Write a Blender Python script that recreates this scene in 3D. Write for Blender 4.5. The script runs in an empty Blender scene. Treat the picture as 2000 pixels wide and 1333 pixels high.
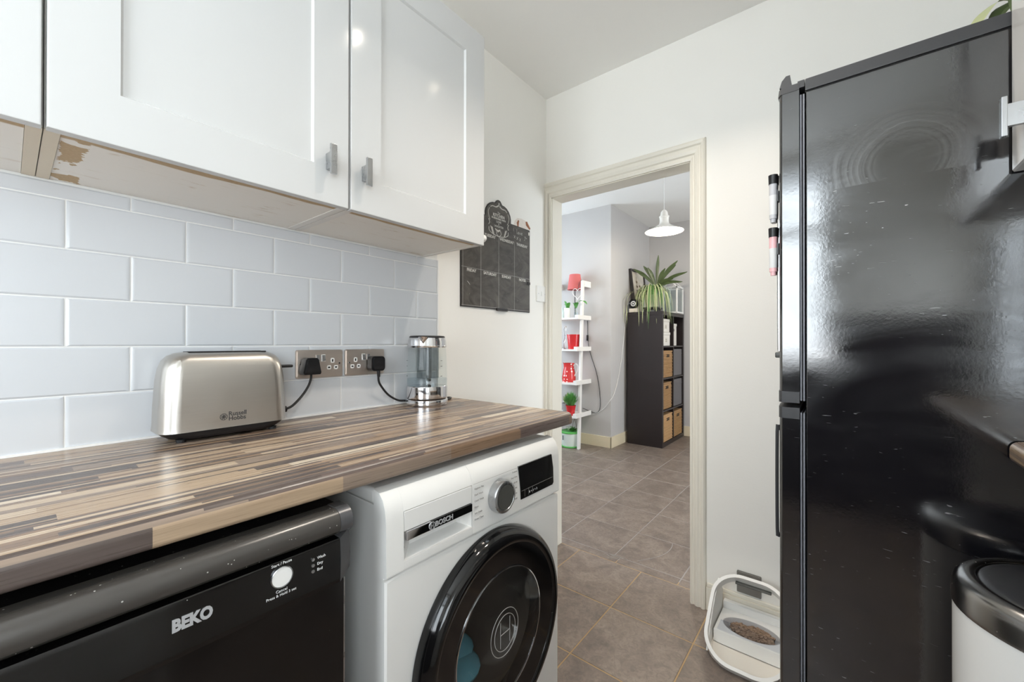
import bpy, bmesh, math, random
from mathutils import Matrix, Vector
random.seed(7)
PI = math.pi
scene = bpy.context.scene
COL = scene.collection

# ------------------------------------------------------------------ camera, sky, exposure
YAW, PITCH, ROLL = 0.67969, 0.00368, 0.0012
cam_d = bpy.data.cameras.new('camera')
cam_d.sensor_width = 36.0
cam_d.lens = 796.3 / 2000 * 36.0
cam_d.clip_start = 0.02
cam = bpy.data.objects.new('camera', cam_d)
COL.objects.link(cam)
cam.matrix_world = (Matrix.Translation((1.2655, 0, 1.13)) @ Matrix.Rotation(YAW, 4, 'Z')
                    @ Matrix.Rotation(PI / 2 + PITCH, 4, 'X') @ Matrix.Rotation(ROLL, 4, 'Z'))
scene.camera = cam

world = bpy.data.worlds.new('overcast_sky')
scene.world = world
world.use_nodes = True
bg = world.node_tree.nodes['Background']
bg.inputs[0].default_value = (0.86, 0.92, 1.0, 1)
bg.inputs[1].default_value = 4.0

def area_light(name, loc, rot, sx, sy, power, color):
    d = bpy.data.lights.new(name, 'AREA')
    d.shape = 'RECTANGLE'; d.size = sx; d.size_y = sy
    d.energy = power; d.color = color
    o = bpy.data.objects.new(name, d); COL.objects.link(o)
    o.location = loc; o.rotation_euler = rot
    return o
# daylight entering at the windows (kitchen behind the camera, dining on the left); the side one is added
area_light('kitchen_window_daylight', (0.74, -1.32, 1.70), (PI / 2 + 0.38, 0, 0), 1.1, 1.5, 25, (0.93, 0.965, 1.0))
area_light('added_side_fill', (2.12, -0.56, 1.30), (0, PI / 2, 0), 1.0, 0.95, 14, (0.95, 0.97, 1.0))  # added fill from the right, lifts the washer front and left wall
area_light('dining_window_daylight', (-2.62, 2.75, 1.65), (0, -PI / 2, 0), 1.5, 1.5, 44, (0.73, 0.86, 1.0))
area_light('dining_garden_door_daylight', (3.22, 3.4, 1.30), (0, PI / 2, 0), 1.9, 1.6, 26, (0.95, 0.97, 1.0))

scene.view_settings.view_transform = 'Standard'
scene.view_settings.look = 'None'
scene.view_settings.gamma = 1.0
scene.view_settings.use_curve_mapping = False
scene.view_settings.exposure = 0.32
scene.cycles.max_bounces = 14
scene.cycles.diffuse_bounces = 8
scene.cycles.glossy_bounces = 6
scene.cycles.transmission_bounces = 10
scene.cycles.transparent_max_bounces = 12
scene.cycles.sample_clamp_indirect = 6
scene.cycles.caustics_reflective = False
scene.cycles.caustics_refractive = False
scene.cycles.use_denoising = True

# ------------------------------------------------------------------ material helpers
def srgb(r, g, b):
    f = lambda c: (c / 255 / 12.92) if c / 255 <= 0.04045 else ((c / 255 + 0.055) / 1.055) ** 2.4
    return (f(r), f(g), f(b), 1.0)

class NT:
    def __init__(self, m):
        m.use_nodes = True
        self.t = m.node_tree; self.t.nodes.clear()
        self.out = self.t.nodes.new('ShaderNodeOutputMaterial')
    def n(self, typ, ins=None, **props):
        nd = self.t.nodes.new(typ)
        for k, v in props.items(): setattr(nd, k, v)
        for k, v in (ins or {}).items(): self.set(nd.inputs[k], v)
        return nd
    def set(self, sock, v):
        if isinstance(v, bpy.types.NodeSocket): self.t.links.new(v, sock)
        elif isinstance(v, bpy.types.Node): self.t.links.new(v.outputs[0], sock)
        else: sock.default_value = v
    def math(self, op, a, b=0.0, c=None):
        nd = self.t.nodes.new('ShaderNodeMath'); nd.operation = op
        self.set(nd.inputs[0], a); self.set(nd.inputs[1], b)
        if c is not None: self.set(nd.inputs[2], c)
        return nd.outputs[0]
    def mix(self, fac, a, b):
        nd = self.t.nodes.new('ShaderNodeMix'); nd.data_type = 'RGBA'
        self.set(nd.inputs[0], fac); self.set(nd.inputs[6], a); self.set(nd.inputs[7], b)
        return nd.outputs[2]
    def coord(self, kind='Object', scale=(1, 1, 1), rot=(0, 0, 0)):
        tc = self.n('ShaderNodeTexCoord')
        mp = self.n('ShaderNodeMapping', {0: tc.outputs[kind]})
        mp.inputs['Scale'].default_value = scale; mp.inputs['Rotation'].default_value = rot
        return mp.outputs[0]
    def noise(self, vec, scale, detail=3.0, rough=0.5, dist=0.0):
        nd = self.n('ShaderNodeTexNoise', {'Scale': scale, 'Detail': detail, 'Roughness': rough, 'Distortion': dist})
        self.set(nd.inputs['Vector'], vec)
        return nd.outputs[0]
    def ramp(self, fac, stops, interp='LINEAR'):
        nd = self.n('ShaderNodeValToRGB'); self.set(nd.inputs[0], fac)
        cr = nd.color_ramp; cr.interpolation = interp
        while len(cr.elements) < len(stops): cr.elements.new(0.5)
        for e, (p, c) in zip(cr.elements, stops):
            e.position = p; e.color = c if len(c) == 4 else (*c, 1)
        return nd.outputs[0]
    def bump(self, height, strength, dist=0.01):
        nd = self.n('ShaderNodeBump', {'Strength': strength, 'Distance': dist})
        self.set(nd.inputs['Height'], height)
        return nd.outputs[0]
    def bsdf(self, **kw):
        b = self.n('ShaderNodeBsdfPrincipled')
        for k, v in kw.items(): self.set(b.inputs[k.replace('_', ' ')], v)
        self.t.links.new(b.outputs[0], self.out.inputs[0])
        return b

def g(v): return (v, v, v, 1.0)

def mat(name, col, rough=0.5, metal=0.0, var=0.06, nscale=12.0, bump=0.0, bscale=60.0, stretch=(1, 1, 1), coat=0.0, ior=1.5, trans=0.0, emit=None):
    """plain procedural material: base colour with a soft noise variation, optional fine relief"""
    m = bpy.data.materials.new(name); t = NT(m)
    vec = t.coord(scale=stretch)
    nz = t.noise(vec, nscale, 4.0)
    dark = tuple(c * (1 - var) for c in col[:3]) + (1,)
    lite = tuple(min(1, c * (1 + var)) for c in col[:3]) + (1,)
    kw = dict(Base_Color=t.mix(nz, dark, lite), Roughness=t.math('MULTIPLY_ADD', nz, rough * 0.3, rough * 0.85), Metallic=metal, IOR=ior)
    if coat: kw['Coat_Weight'] = coat; kw['Coat_Roughness'] = 0.08
    if trans: kw['Transmission_Weight'] = trans
    if bump: kw['Normal'] = t.bump(t.noise(vec, bscale, 3.0), bump, 0.002)
    if emit: kw['Emission_Color'] = emit[0]; kw['Emission_Strength'] = emit[1]
    t.bsdf(**kw)
    return m

def glass_mat(name, tint=(0.96, 0.98, 0.98, 1), refl=0.12, rough=0.02, ior=1.45):
    m = bpy.data.materials.new(name); t = NT(m)
    geo = t.n('ShaderNodeNewGeometry')
    dt = t.n('ShaderNodeVectorMath', {0: geo.outputs['Normal'], 1: geo.outputs['Incoming']}, operation='DOT_PRODUCT')
    fc = t.math('POWER', t.math('SUBTRACT', 1.0, t.math('ABSOLUTE', dt.outputs['Value'])), 4.0)
    fr = t.math('MULTIPLY_ADD', fc, (ior - 1.0) * 0.9, refl * 0.2)
    nz = t.noise(t.coord(), 30.0)
    tr = t.n('ShaderNodeBsdfTransparent', {0: tint})
    gl = t.n('ShaderNodeBsdfGlossy', {0: (1, 1, 1, 1), 'Roughness': t.math('MULTIPLY_ADD', nz, 0.03, rough)})
    mx = t.n('ShaderNodeMixShader', {0: fr, 1: tr, 2: gl})
    t.t.links.new(mx.outputs[0], t.out.inputs[0])
    return m

M = {}
M['wall'] = mat('warm_white_wall_paint', srgb(241, 239, 234), 0.75, var=0.012, nscale=3, bump=0.12, bscale=140)
M['ceiling'] = mat('ceiling_paint', srgb(244, 243, 240), 0.9, var=0.01, bump=0.05)
M['grey_wall'] = mat('grey_wall_paint', srgb(196, 193, 191), 0.7, var=0.015, nscale=4, bump=0.08, bscale=120)
M['wood_paint'] = mat('cream_gloss_wood_paint', srgb(229, 224, 212), 0.32, var=0.03, nscale=9, bump=0.12, bscale=40)
M['cream_skirt'] = mat('cream_skirting_paint', srgb(232, 218, 188), 0.4, var=0.03, bump=0.05)
M['tile'] = mat('white_glazed_tile', srgb(205, 208, 212), 0.16, var=0.015, nscale=5, bump=0.05, bscale=18)
M['grout'] = mat('pale_wall_grout', srgb(230, 230, 228), 0.8, var=0.03, bump=0.1)
M['cab_white'] = mat('white_gloss_lacquer', srgb(205, 205, 204), 0.10, var=0.006, nscale=3, ior=1.45)
M['cab_edge'] = mat('white_door_edge', srgb(212, 213, 214), 0.35, var=0.01)
M['carcass'] = mat('white_cabinet_side_board', srgb(226, 223, 218), 0.45, var=0.01)
M['chrome'] = mat('polished_chrome', srgb(222, 222, 224), 0.07, 1.0, var=0.03, nscale=20)
M['satin'] = mat('satin_silver_metal', srgb(190, 192, 194), 0.28, 1.0, var=0.04, nscale=30)
M['black_plastic'] = mat('black_plastic', srgb(24, 24, 26), 0.35, var=0.15, nscale=40, bump=0.03)
M['black_gloss'] = mat('black_gloss_plastic', srgb(10, 10, 11), 0.08, var=0.2, nscale=30)
M['dark_grey'] = mat('dark_grey_plastic', srgb(70, 70, 66), 0.4, var=0.05)
M['white_enamel'] = mat('white_enamel', srgb(233, 232, 229), 0.2, var=0.008, nscale=5)
M['white_plastic'] = mat('white_plastic', srgb(236, 235, 232), 0.35, var=0.01)
M['cream_plastic'] = mat('cream_plastic', srgb(230, 224, 214), 0.4, var=0.02)
M['print_white'] = mat('white_print', srgb(220, 220, 220), 0.5, var=0.03)
M['print_grey'] = mat('grey_print', srgb(165, 163, 160), 0.6, var=0.05)
M['print_silver'] = mat('silver_print', srgb(186, 187, 189), 0.35, 0.3, var=0.04)
M['print_dark'] = mat('dark_print', srgb(52, 52, 54), 0.5, var=0.05)
M['rubber'] = mat('black_rubber', srgb(28, 28, 29), 0.6, var=0.1)
M['dark_hole'] = mat('dark_opening', srgb(14, 13, 13), 0.8, var=0.1)
M['shelf_white'] = mat('white_painted_shelf', srgb(238, 236, 232), 0.45, var=0.015)
M['red_glaze'] = mat('red_glaze', srgb(196, 38, 42), 0.18, var=0.06, nscale=15)
M['red_fabric'] = mat('coral_red_shade_fabric', srgb(206, 108, 106), 0.8, var=0.05, nscale=200)
M['green'] = mat('leaf_green', srgb(92, 134, 70), 0.45, var=0.25, nscale=25)
M['bright_green'] = mat('bright_leaf_green', srgb(96, 160, 80), 0.45, var=0.3, nscale=30)
M['dark_leaf'] = mat('dark_green_leaf', srgb(78, 92, 56), 0.4, var=0.25, nscale=30)
M['pale_leaf'] = mat('pale_green_leaf', srgb(190, 196, 146), 0.45, var=0.2, nscale=30)
M['black_brown'] = mat('black_brown_veneer', srgb(38, 31, 31), 0.32, var=0.12, nscale=14, stretch=(6, 6, 1))
M['grey_fabric'] = mat('grey_box_fabric', srgb(112, 108, 108), 0.9, var=0.06, nscale=160, bump=0.1, bscale=300)
M['card_white'] = mat('white_card', srgb(232, 226, 216), 0.7, var=0.02)
M['black_frame'] = mat('black_picture_frame', srgb(38, 33, 32), 0.35, var=0.1)
M['paper'] = mat('off_white_paper', srgb(222, 214, 200), 0.8, var=0.02)
M['ink'] = mat('faded_brown_ink', srgb(110, 98, 82), 0.8, var=0.15)
M['green_plastic'] = mat('bright_green_plastic', srgb(96, 182, 92), 0.35, var=0.04)
M['translucent_white'] = mat('frosty_white_plastic', srgb(226, 236, 230), 0.3, var=0.02)
M['grey_pot'] = mat('grey_pot', srgb(150, 146, 146), 0.5, var=0.05)
M['soil'] = mat('soil', srgb(58, 46, 38), 0.95, var=0.3, nscale=60)
M['blue_cloth'] = mat('blue_laundry_cloth', srgb(92, 150, 168), 0.9, var=0.2, nscale=20, bump=0.2, bscale=120)
M['pink_ink'] = mat('pink_marker_barrel', srgb(240, 188, 192), 0.25, var=0.04)
M['grey_ink'] = mat('smoky_marker_barrel', srgb(196, 196, 200), 0.25, var=0.04)
M['kibble'] = mat('brown_kibble', srgb(150, 126, 106), 0.9, var=0.35, nscale=90)
M['bowl_grey'] = mat('grey_bowl', srgb(178, 176, 176), 0.4, var=0.04)
M['glass'] = glass_mat('clear_glass', refl=0.08, ior=1.2)
M['door_glass'] = glass_mat('washer_door_glass', tint=(0.93, 0.93, 0.92, 1), refl=0.14, ior=1.3)
M['window_glass'] = glass_mat('window_glass', refl=0.1)
M['lid_glass'] = glass_mat('clear_plastic_lid', tint=(0.93, 0.94, 0.96, 1), refl=0.05, ior=1.15)
M['water'] = glass_mat('water', tint=(0.90, 0.93, 0.95, 1), refl=0.15, ior=1.2)
M['smoke_glass'] = glass_mat('smoky_kettle_glass', tint=(0.66, 0.69, 0.70, 1), refl=0.2, rough=0.25)
M['bulb'] = mat('lit_bulb', srgb(255, 244, 224), 0.4, emit=(srgb(255, 240, 214), 5.0))
M['shade_enamel'] = mat('white_enamel_lamp_shade', srgb(240, 236, 228), 0.3, var=0.01)
M['plaster'] = mat('chipped_plaster', srgb(226, 218, 210), 0.9, var=0.05, nscale=80, bump=0.4, bscale=120)
M['torn_plaster'] = mat('torn_brown_plaster', srgb(150, 100, 74), 0.95, var=0.35, nscale=120, bump=0.5, bscale=160)
M['chalk'] = mat('chalk', srgb(206, 203, 198), 0.9, var=0.1, nscale=300)

def brushed(name, col, rough, axis):
    m = bpy.data.materials.new(name); t = NT(m)
    sc = {'y': (500, 6, 500), 'z': (500, 500, 6)}[axis]
    v = t.coord(scale=sc)
    nz = t.noise(v, 1.0, 4.0, 0.6)
    big = t.noise(t.coord(), 14.0, 3.0)
    base = t.mix(nz, tuple(c * 0.9 for c in col[:3]) + (1,), col)
    t.bsdf(Base_Color=base, Metallic=1.0, Roughness=t.math('MULTIPLY_ADD', big, 0.16, t.math('MULTIPLY_ADD', nz, 0.12, rough - 0.1)), Normal=t.bump(nz, 0.05, 0.001))
    return m
M['steel'] = brushed('brushed_steel', srgb(198, 194, 188), 0.30, 'y')
M['plate_steel'] = brushed('brushed_socket_plate', srgb(222, 212, 204), 0.36, 'y')
M['wall_plate'] = brushed('brushed_wall_plate', srgb(158, 156, 152), 0.4, 'y')

def worktop_mat():
    m = bpy.data.materials.new('striped_butcher_block_laminate'); t = NT(m)
    uv = t.n('ShaderNodeUVMap'); sep = t.n('ShaderNodeSeparateXYZ', {0: uv.outputs[0]})
    u, v = sep.outputs[0], sep.outputs[1]
    # stave widths vary: warp u by a slow 1-D noise before cutting it into rows
    n1 = t.n('ShaderNodeTexNoise', {'Scale': 26.0, 'Detail': 1.0}, noise_dimensions='1D'); t.set(n1.inputs['W'], u)
    uw = t.math('MULTIPLY_ADD', n1.outputs[0], 0.075, u)
    row = t.math('FLOOR', t.math('MULTIPLY', uw, 84.0))
    wn = t.n('ShaderNodeTexWhiteNoise', noise_dimensions='1D'); t.set(wn.inputs['W'], row)
    ln = t.math('MULTIPLY_ADD', wn.outputs[0], 2.6, 2.0)
    seg = t.math('FLOOR', t.math('MULTIPLY_ADD', v, ln, t.math('MULTIPLY', wn.outputs[0], 37.0)))
    cv = t.n('ShaderNodeCombineXYZ', {0: row, 1: seg})
    w2 = t.n('ShaderNodeTexWhiteNoise', noise_dimensions='2D'); t.set(w2.inputs['Vector'], cv.outputs[0])
    pal = [(0.0, srgb(86, 75, 70)), (0.13, srgb(160, 136, 112)), (0.26, srgb(124, 102, 85)), (0.40, srgb(188, 168, 144)),
           (0.52, srgb(140, 123, 109)), (0.64, srgb(170, 147, 122)), (0.75, srgb(102, 88, 82)), (0.87, srgb(204, 188, 166)), (0.94, srgb(134, 110, 89))]
    col = t.ramp(w2.outputs[0], pal, 'CONSTANT')
    gv = t.n('ShaderNodeCombineXYZ', {0: t.math('MULTIPLY', u, 420.0), 1: t.math('MULTIPLY', v, 9.0), 2: t.math('MULTIPLY', row, 3.7)})
    gr = t.noise(gv.outputs[0], 1.0, 4.0, 0.6)
    gfac = t.ramp(gr, [(0.25, g(0.72)), (0.7, g(1.08))])
    mul = t.n('ShaderNodeMix', data_type='RGBA', blend_type='MULTIPLY'); t.set(mul.inputs[0], 0.9); t.set(mul.inputs[6], col); t.set(mul.inputs[7], gfac)
    t.bsdf(Base_Color=mul.outputs[2], Roughness=t.math('MULTIPLY_ADD', gr, 0.14, 0.22), Normal=t.bump(gr, 0.06, 0.001))
    return m
M['worktop'] = worktop_mat()

def floor_mat():
    m = bpy.data.materials.new('mottled_grey_brown_floor_tile'); t = NT(m)
    oi = t.n('ShaderNodeObjectInfo')
    tc = t.n('ShaderNodeTexCoord')
    off = t.n('ShaderNodeVectorMath', {0: tc.outputs['Object'], 1: t.n('ShaderNodeCombineXYZ', {0: t.math('MULTIPLY', oi.outputs['Random'], 31.0), 1: t.math('MULTIPLY', oi.outputs['Random'], 17.0)}).outputs[0]}, operation='ADD')
    big = t.noise(off.outputs[0], 7.0, 6.0, 0.6, 1.2)
    fine = t.noise(off.outputs[0], 42.0, 6.0, 0.65, 1.5)
    col = t.ramp(big, [(0.28, srgb(108, 96, 88)), (0.5, srgb(131, 117, 107)), (0.72, srgb(150, 136, 124))])
    col = t.mix(t.ramp(fine, [(0.42, g(0.0)), (0.62, g(0.4))]), col, srgb(88, 79, 74))
    tint = t.math('MULTIPLY_ADD', oi.outputs['Random'], 0.12, 0.94)
    hs = t.n('ShaderNodeHueSaturation', {'Value': tint}); t.set(hs.inputs['Color'], col)
    t.bsdf(Base_Color=hs.outputs[0], Roughness=t.math('MULTIPLY_ADD', fine, 0.2, 0.3), Normal=t.bump(t.math('ADD', t.math('MULTIPLY', big, 1.6), fine), 0.22, 0.004))
    return m
M['floor_tile'] = floor_mat()
M['grout_tan'] = mat('tan_floor_grout', srgb(178, 150, 112), 0.9, var=0.2, nscale=9)
M['grout_pale'] = mat('pale_floor_grout', srgb(158, 152, 148), 0.9, var=0.1, nscale=9)

def under_mat():
    """chipped white melamine with bare chipboard along the front edge"""
    m = bpy.data.materials.new('chipped_white_melamine'); t = NT(m)
    tc = t.n('ShaderNodeTexCoord'); sep = t.n('ShaderNodeSeparateXYZ', {0: tc.outputs['Object']})
    ns = t.noise(t.coord(scale=(60, 9, 1)), 1.0, 5.0, 0.7, 0.6)
    low = t.noise(t.coord(scale=(3, 5, 1)), 1.0, 3.0)
    edge = t.math('ADD', sep.outputs[0], t.math('MULTIPLY', low, 0.035))
    bare = t.ramp(edge, [(0.285, g(0.0)), (0.288, g(1.0))])
    dy = t.math('SUBTRACT', sep.outputs[1], t.math('MULTIPLY_ADD', ns, 0.03, 0.055))
    blob = t.math('LESS_THAN', t.math('ADD', t.math('ABSOLUTE', dy), t.math('MULTIPLY', low, 0.05)), 0.038)
    blob = t.math('MULTIPLY', blob, t.math('GREATER_THAN', t.noise(t.coord(scale=(22, 16, 1)), 1.0, 4.0), 0.47))
    speck = t.ramp(ns, [(0.60, g(0.0)), (0.70, g(0.5))])
    fac = t.math('MINIMUM', 1.0, t.math('ADD', t.math('MAXIMUM', bare, blob), speck))
    chip = t.mix(t.noise(t.coord(), 200.0), srgb(196, 170, 132), srgb(168, 140, 102))
    t.bsdf(Base_Color=t.mix(fac, srgb(236, 232, 225), chip), Roughness=0.6)
    return m
M['under'] = under_mat()
M['under_strip'] = mat('bare_board_edge', srgb(216, 205, 186), 0.7, var=0.06, nscale=30, stretch=(4, 40, 1))

def fridge_mat(name, base, scratchy=1.0):
    m = bpy.data.materials.new(name); t = NT(m)
    c = t.coord()
    peel = t.noise(c, 170.0, 2.0)
    wob = t.noise(c, 5.0, 1.0)
    smear = t.noise(t.coord(rot=(0, 0.5, 0), scale=(3, 1, 7)), 1.3, 4.0, 0.6, 1.5)
    msk = t.noise(c, 4.0, 3.0)
    sc = None
    for k, (ang, w) in enumerate(((0.9, 240), (-0.5, 300), (1.9, 260), (0.15, 320), (-1.2, 280))):
        nz = t.noise(t.coord(rot=(0.0, ang, 0.0), scale=(26 + 7 * k, 1, w)), 1.0, 1.0, 0.5, 0.6)
        r = t.ramp(nz, [(0.785, g(0.0)), (0.805, g(1.0))])
        sc = r if sc is None else t.math('MAXIMUM', sc, r)
    sc = t.math('MULTIPLY', sc, t.ramp(msk, [(0.40, g(0.05)), (0.62, g(0.7 * scratchy))]))
    col = t.mix(sc, base, srgb(170, 170, 172))
    sx = t.n('ShaderNodeSeparateXYZ', {0: t.n('ShaderNodeTexCoord').outputs['Object']})
    px_, pz_ = t.math('SUBTRACT', sx.outputs[0], 1.375), t.math('SUBTRACT', sx.outputs[2], 1.53)
    rad = t.math('SQRT', t.math('ADD', t.math('MULTIPLY', px_, px_), t.math('MULTIPLY', pz_, pz_)))
    arcn = t.n('ShaderNodeTexNoise', {'Scale': 90.0, 'Detail': 3.0}, noise_dimensions='1D'); t.set(arcn.inputs['W'], t.math('ADD', rad, t.math('MULTIPLY', wob, 0.05)))
    film = t.math('MULTIPLY', t.ramp(t.math('ABSOLUTE', t.math('SUBTRACT', t.math('ADD', rad, t.math('MULTIPLY', msk, 0.06)), 0.115)), [(0.0, g(1.0)), (0.055, g(0.0))]), t.math('GREATER_THAN', pz_, -0.03))
    film = t.math('MULTIPLY', film, t.ramp(arcn.outputs[0], [(0.35, g(0.1)), (0.65, g(1.0))]))
    col = t.mix(t.math('MULTIPLY', film, 0.25 * scratchy if scratchy > 0.9 else 0.0), col, srgb(84, 82, 78))
    rough = t.math('ADD', t.math('MULTIPLY', film, 0.14), t.math('ADD', t.ramp(smear, [(0.3, g(0.07)), (0.7, g(0.17))]), t.math('MULTIPLY', sc, 0.3)))
    t.bsdf(Base_Color=col, Roughness=rough, IOR=2.05, Normal=t.bump(t.math('ADD', t.math('MULTIPLY', peel, 0.5), t.math('MULTIPLY', wob, 0.5)), 0.03, 0.004))
    return m
M['fridge'] = fridge_mat('scratched_black_fridge_enamel', srgb(17, 17, 21))
M['fridge_trim'] = mat('dark_grey_fridge_trim', srgb(58, 58, 60), 0.4, var=0.08)
M['fridge_door'] = fridge_mat('black_fridge_door', srgb(20, 20, 23), 0.5)
M['gasket'] = mat('grey_door_gasket', srgb(120, 122, 130), 0.5, var=0.06)

def dusty(name, base, rough, amount=0.14, size=0.13):
    m = bpy.data.materials.new(name); t = NT(m)
    vo = t.n('ShaderNodeTexVoronoi', {'Scale': 150.0}); t.set(vo.inputs['Vector'], t.coord())
    vo2 = t.n('ShaderNodeTexVoronoi', {'Scale': 43.0}); t.set(vo2.inputs['Vector'], t.coord())
    pick = t.math('GREATER_THAN', t.n('ShaderNodeSeparateColor', {0: vo.outputs['Color']}).outputs[0], 1.0 - amount)
    pick2 = t.math('GREATER_THAN', t.n('ShaderNodeSeparateColor', {0: vo2.outputs['Color']}).outputs[0], 0.9)
    dot = t.math('MULTIPLY', t.math('LESS_THAN', vo.outputs['Distance'], t.math('MULTIPLY', t.noise(t.coord(), 37.0, 3.0), size * 2)), pick)
    dot2 = t.math('MULTIPLY', t.math('LESS_THAN', vo2.outputs['Distance'], size * 0.45), pick2)
    dm = t.math('MAXIMUM', dot, dot2)
    film = t.noise(t.coord(), 16.0, 4.0)
    t.bsdf(Base_Color=t.mix(t.math('MULTIPLY', dm, 0.75), base, srgb(180, 176, 170)), Roughness=t.math('MULTIPLY_ADD', film, 0.2, t.math('MULTIPLY_ADD', dm, 0.4, rough - 0.08)), IOR=1.55)
    return m
M['dw_black'] = dusty('dusty_black_enamel', srgb(13, 12, 12), 0.13, 0.012, 0.10)
M['dw_top'] = dusty('dusty_black_top', srgb(16, 14, 13), 0.4)
M['dw_roll'] = dusty('black_satin_handle', srgb(66, 63, 60), 0.2)
M['dw_cap'] = mat('smoky_grey_end_cap', srgb(92, 92, 94), 0.25, 0.4, var=0.1)
M['bin_lid'] = dusty('dusty_black_lid', srgb(40, 41, 44), 0.33, 0.2, 0.07)
M['bin_ring'] = dusty('grimy_chrome', srgb(150, 148, 146), 0.2)
for nd in M['bin_ring'].node_tree.nodes:
    if nd.type == 'BSDF_PRINCIPLED': nd.inputs['Metallic'].default_value = 1.0

def board_mat():
    m = bpy.data.materials.new('smudged_chalkboard'); t = NT(m)
    a = t.noise(t.coord(scale=(1, 7, 12)), 1.0, 5.0, 0.6, 2.0)
    b = t.noise(t.coord(), 60.0, 3.0)
    col = t.mix(t.ramp(a, [(0.35, g(0.0)), (0.75, g(0.75))]), srgb(58, 54, 51), srgb(104, 99, 92))
    t.bsdf(Base_Color=t.mix(t.ramp(b, [(0.68, g(0.0)), (0.75, g(0.3))]), col, srgb(160, 158, 152)), Roughness=0.45)
    return m
M['board'] = board_mat()
M['board_rim'] = mat('black_board_rim', srgb(34, 30, 29), 0.35, var=0.05)

def wicker_mat(name, c1, c2):
    m = bpy.data.materials.new(name); t = NT(m)
    nz = t.noise(t.coord(), 70.0, 3.0)
    t.bsdf(Base_Color=t.mix(nz, c1, c2), Roughness=0.7)
    return m
M['wicker'] = wicker_mat('tan_wicker', srgb(146, 108, 70), srgb(196, 158, 112))
M['wicker_pale'] = wicker_mat('pale_wicker', srgb(176, 132, 88), srgb(214, 178, 132))

def dots_mat():
    m = bpy.data.materials.new('red_glaze_white_dots'); t = NT(m)
    vo = t.n('ShaderNodeTexVoronoi', {'Scale': 26.0, 'Randomness': 0.35}); t.set(vo.inputs['Vector'], t.coord())
    d = t.math('LESS_THAN', vo.outputs['Distance'], 0.27)
    t.bsdf(Base_Color=t.mix(d, srgb(204, 52, 52), srgb(240, 225, 222)), Roughness=0.18)
    return m
M['dots'] = dots_mat()

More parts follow.
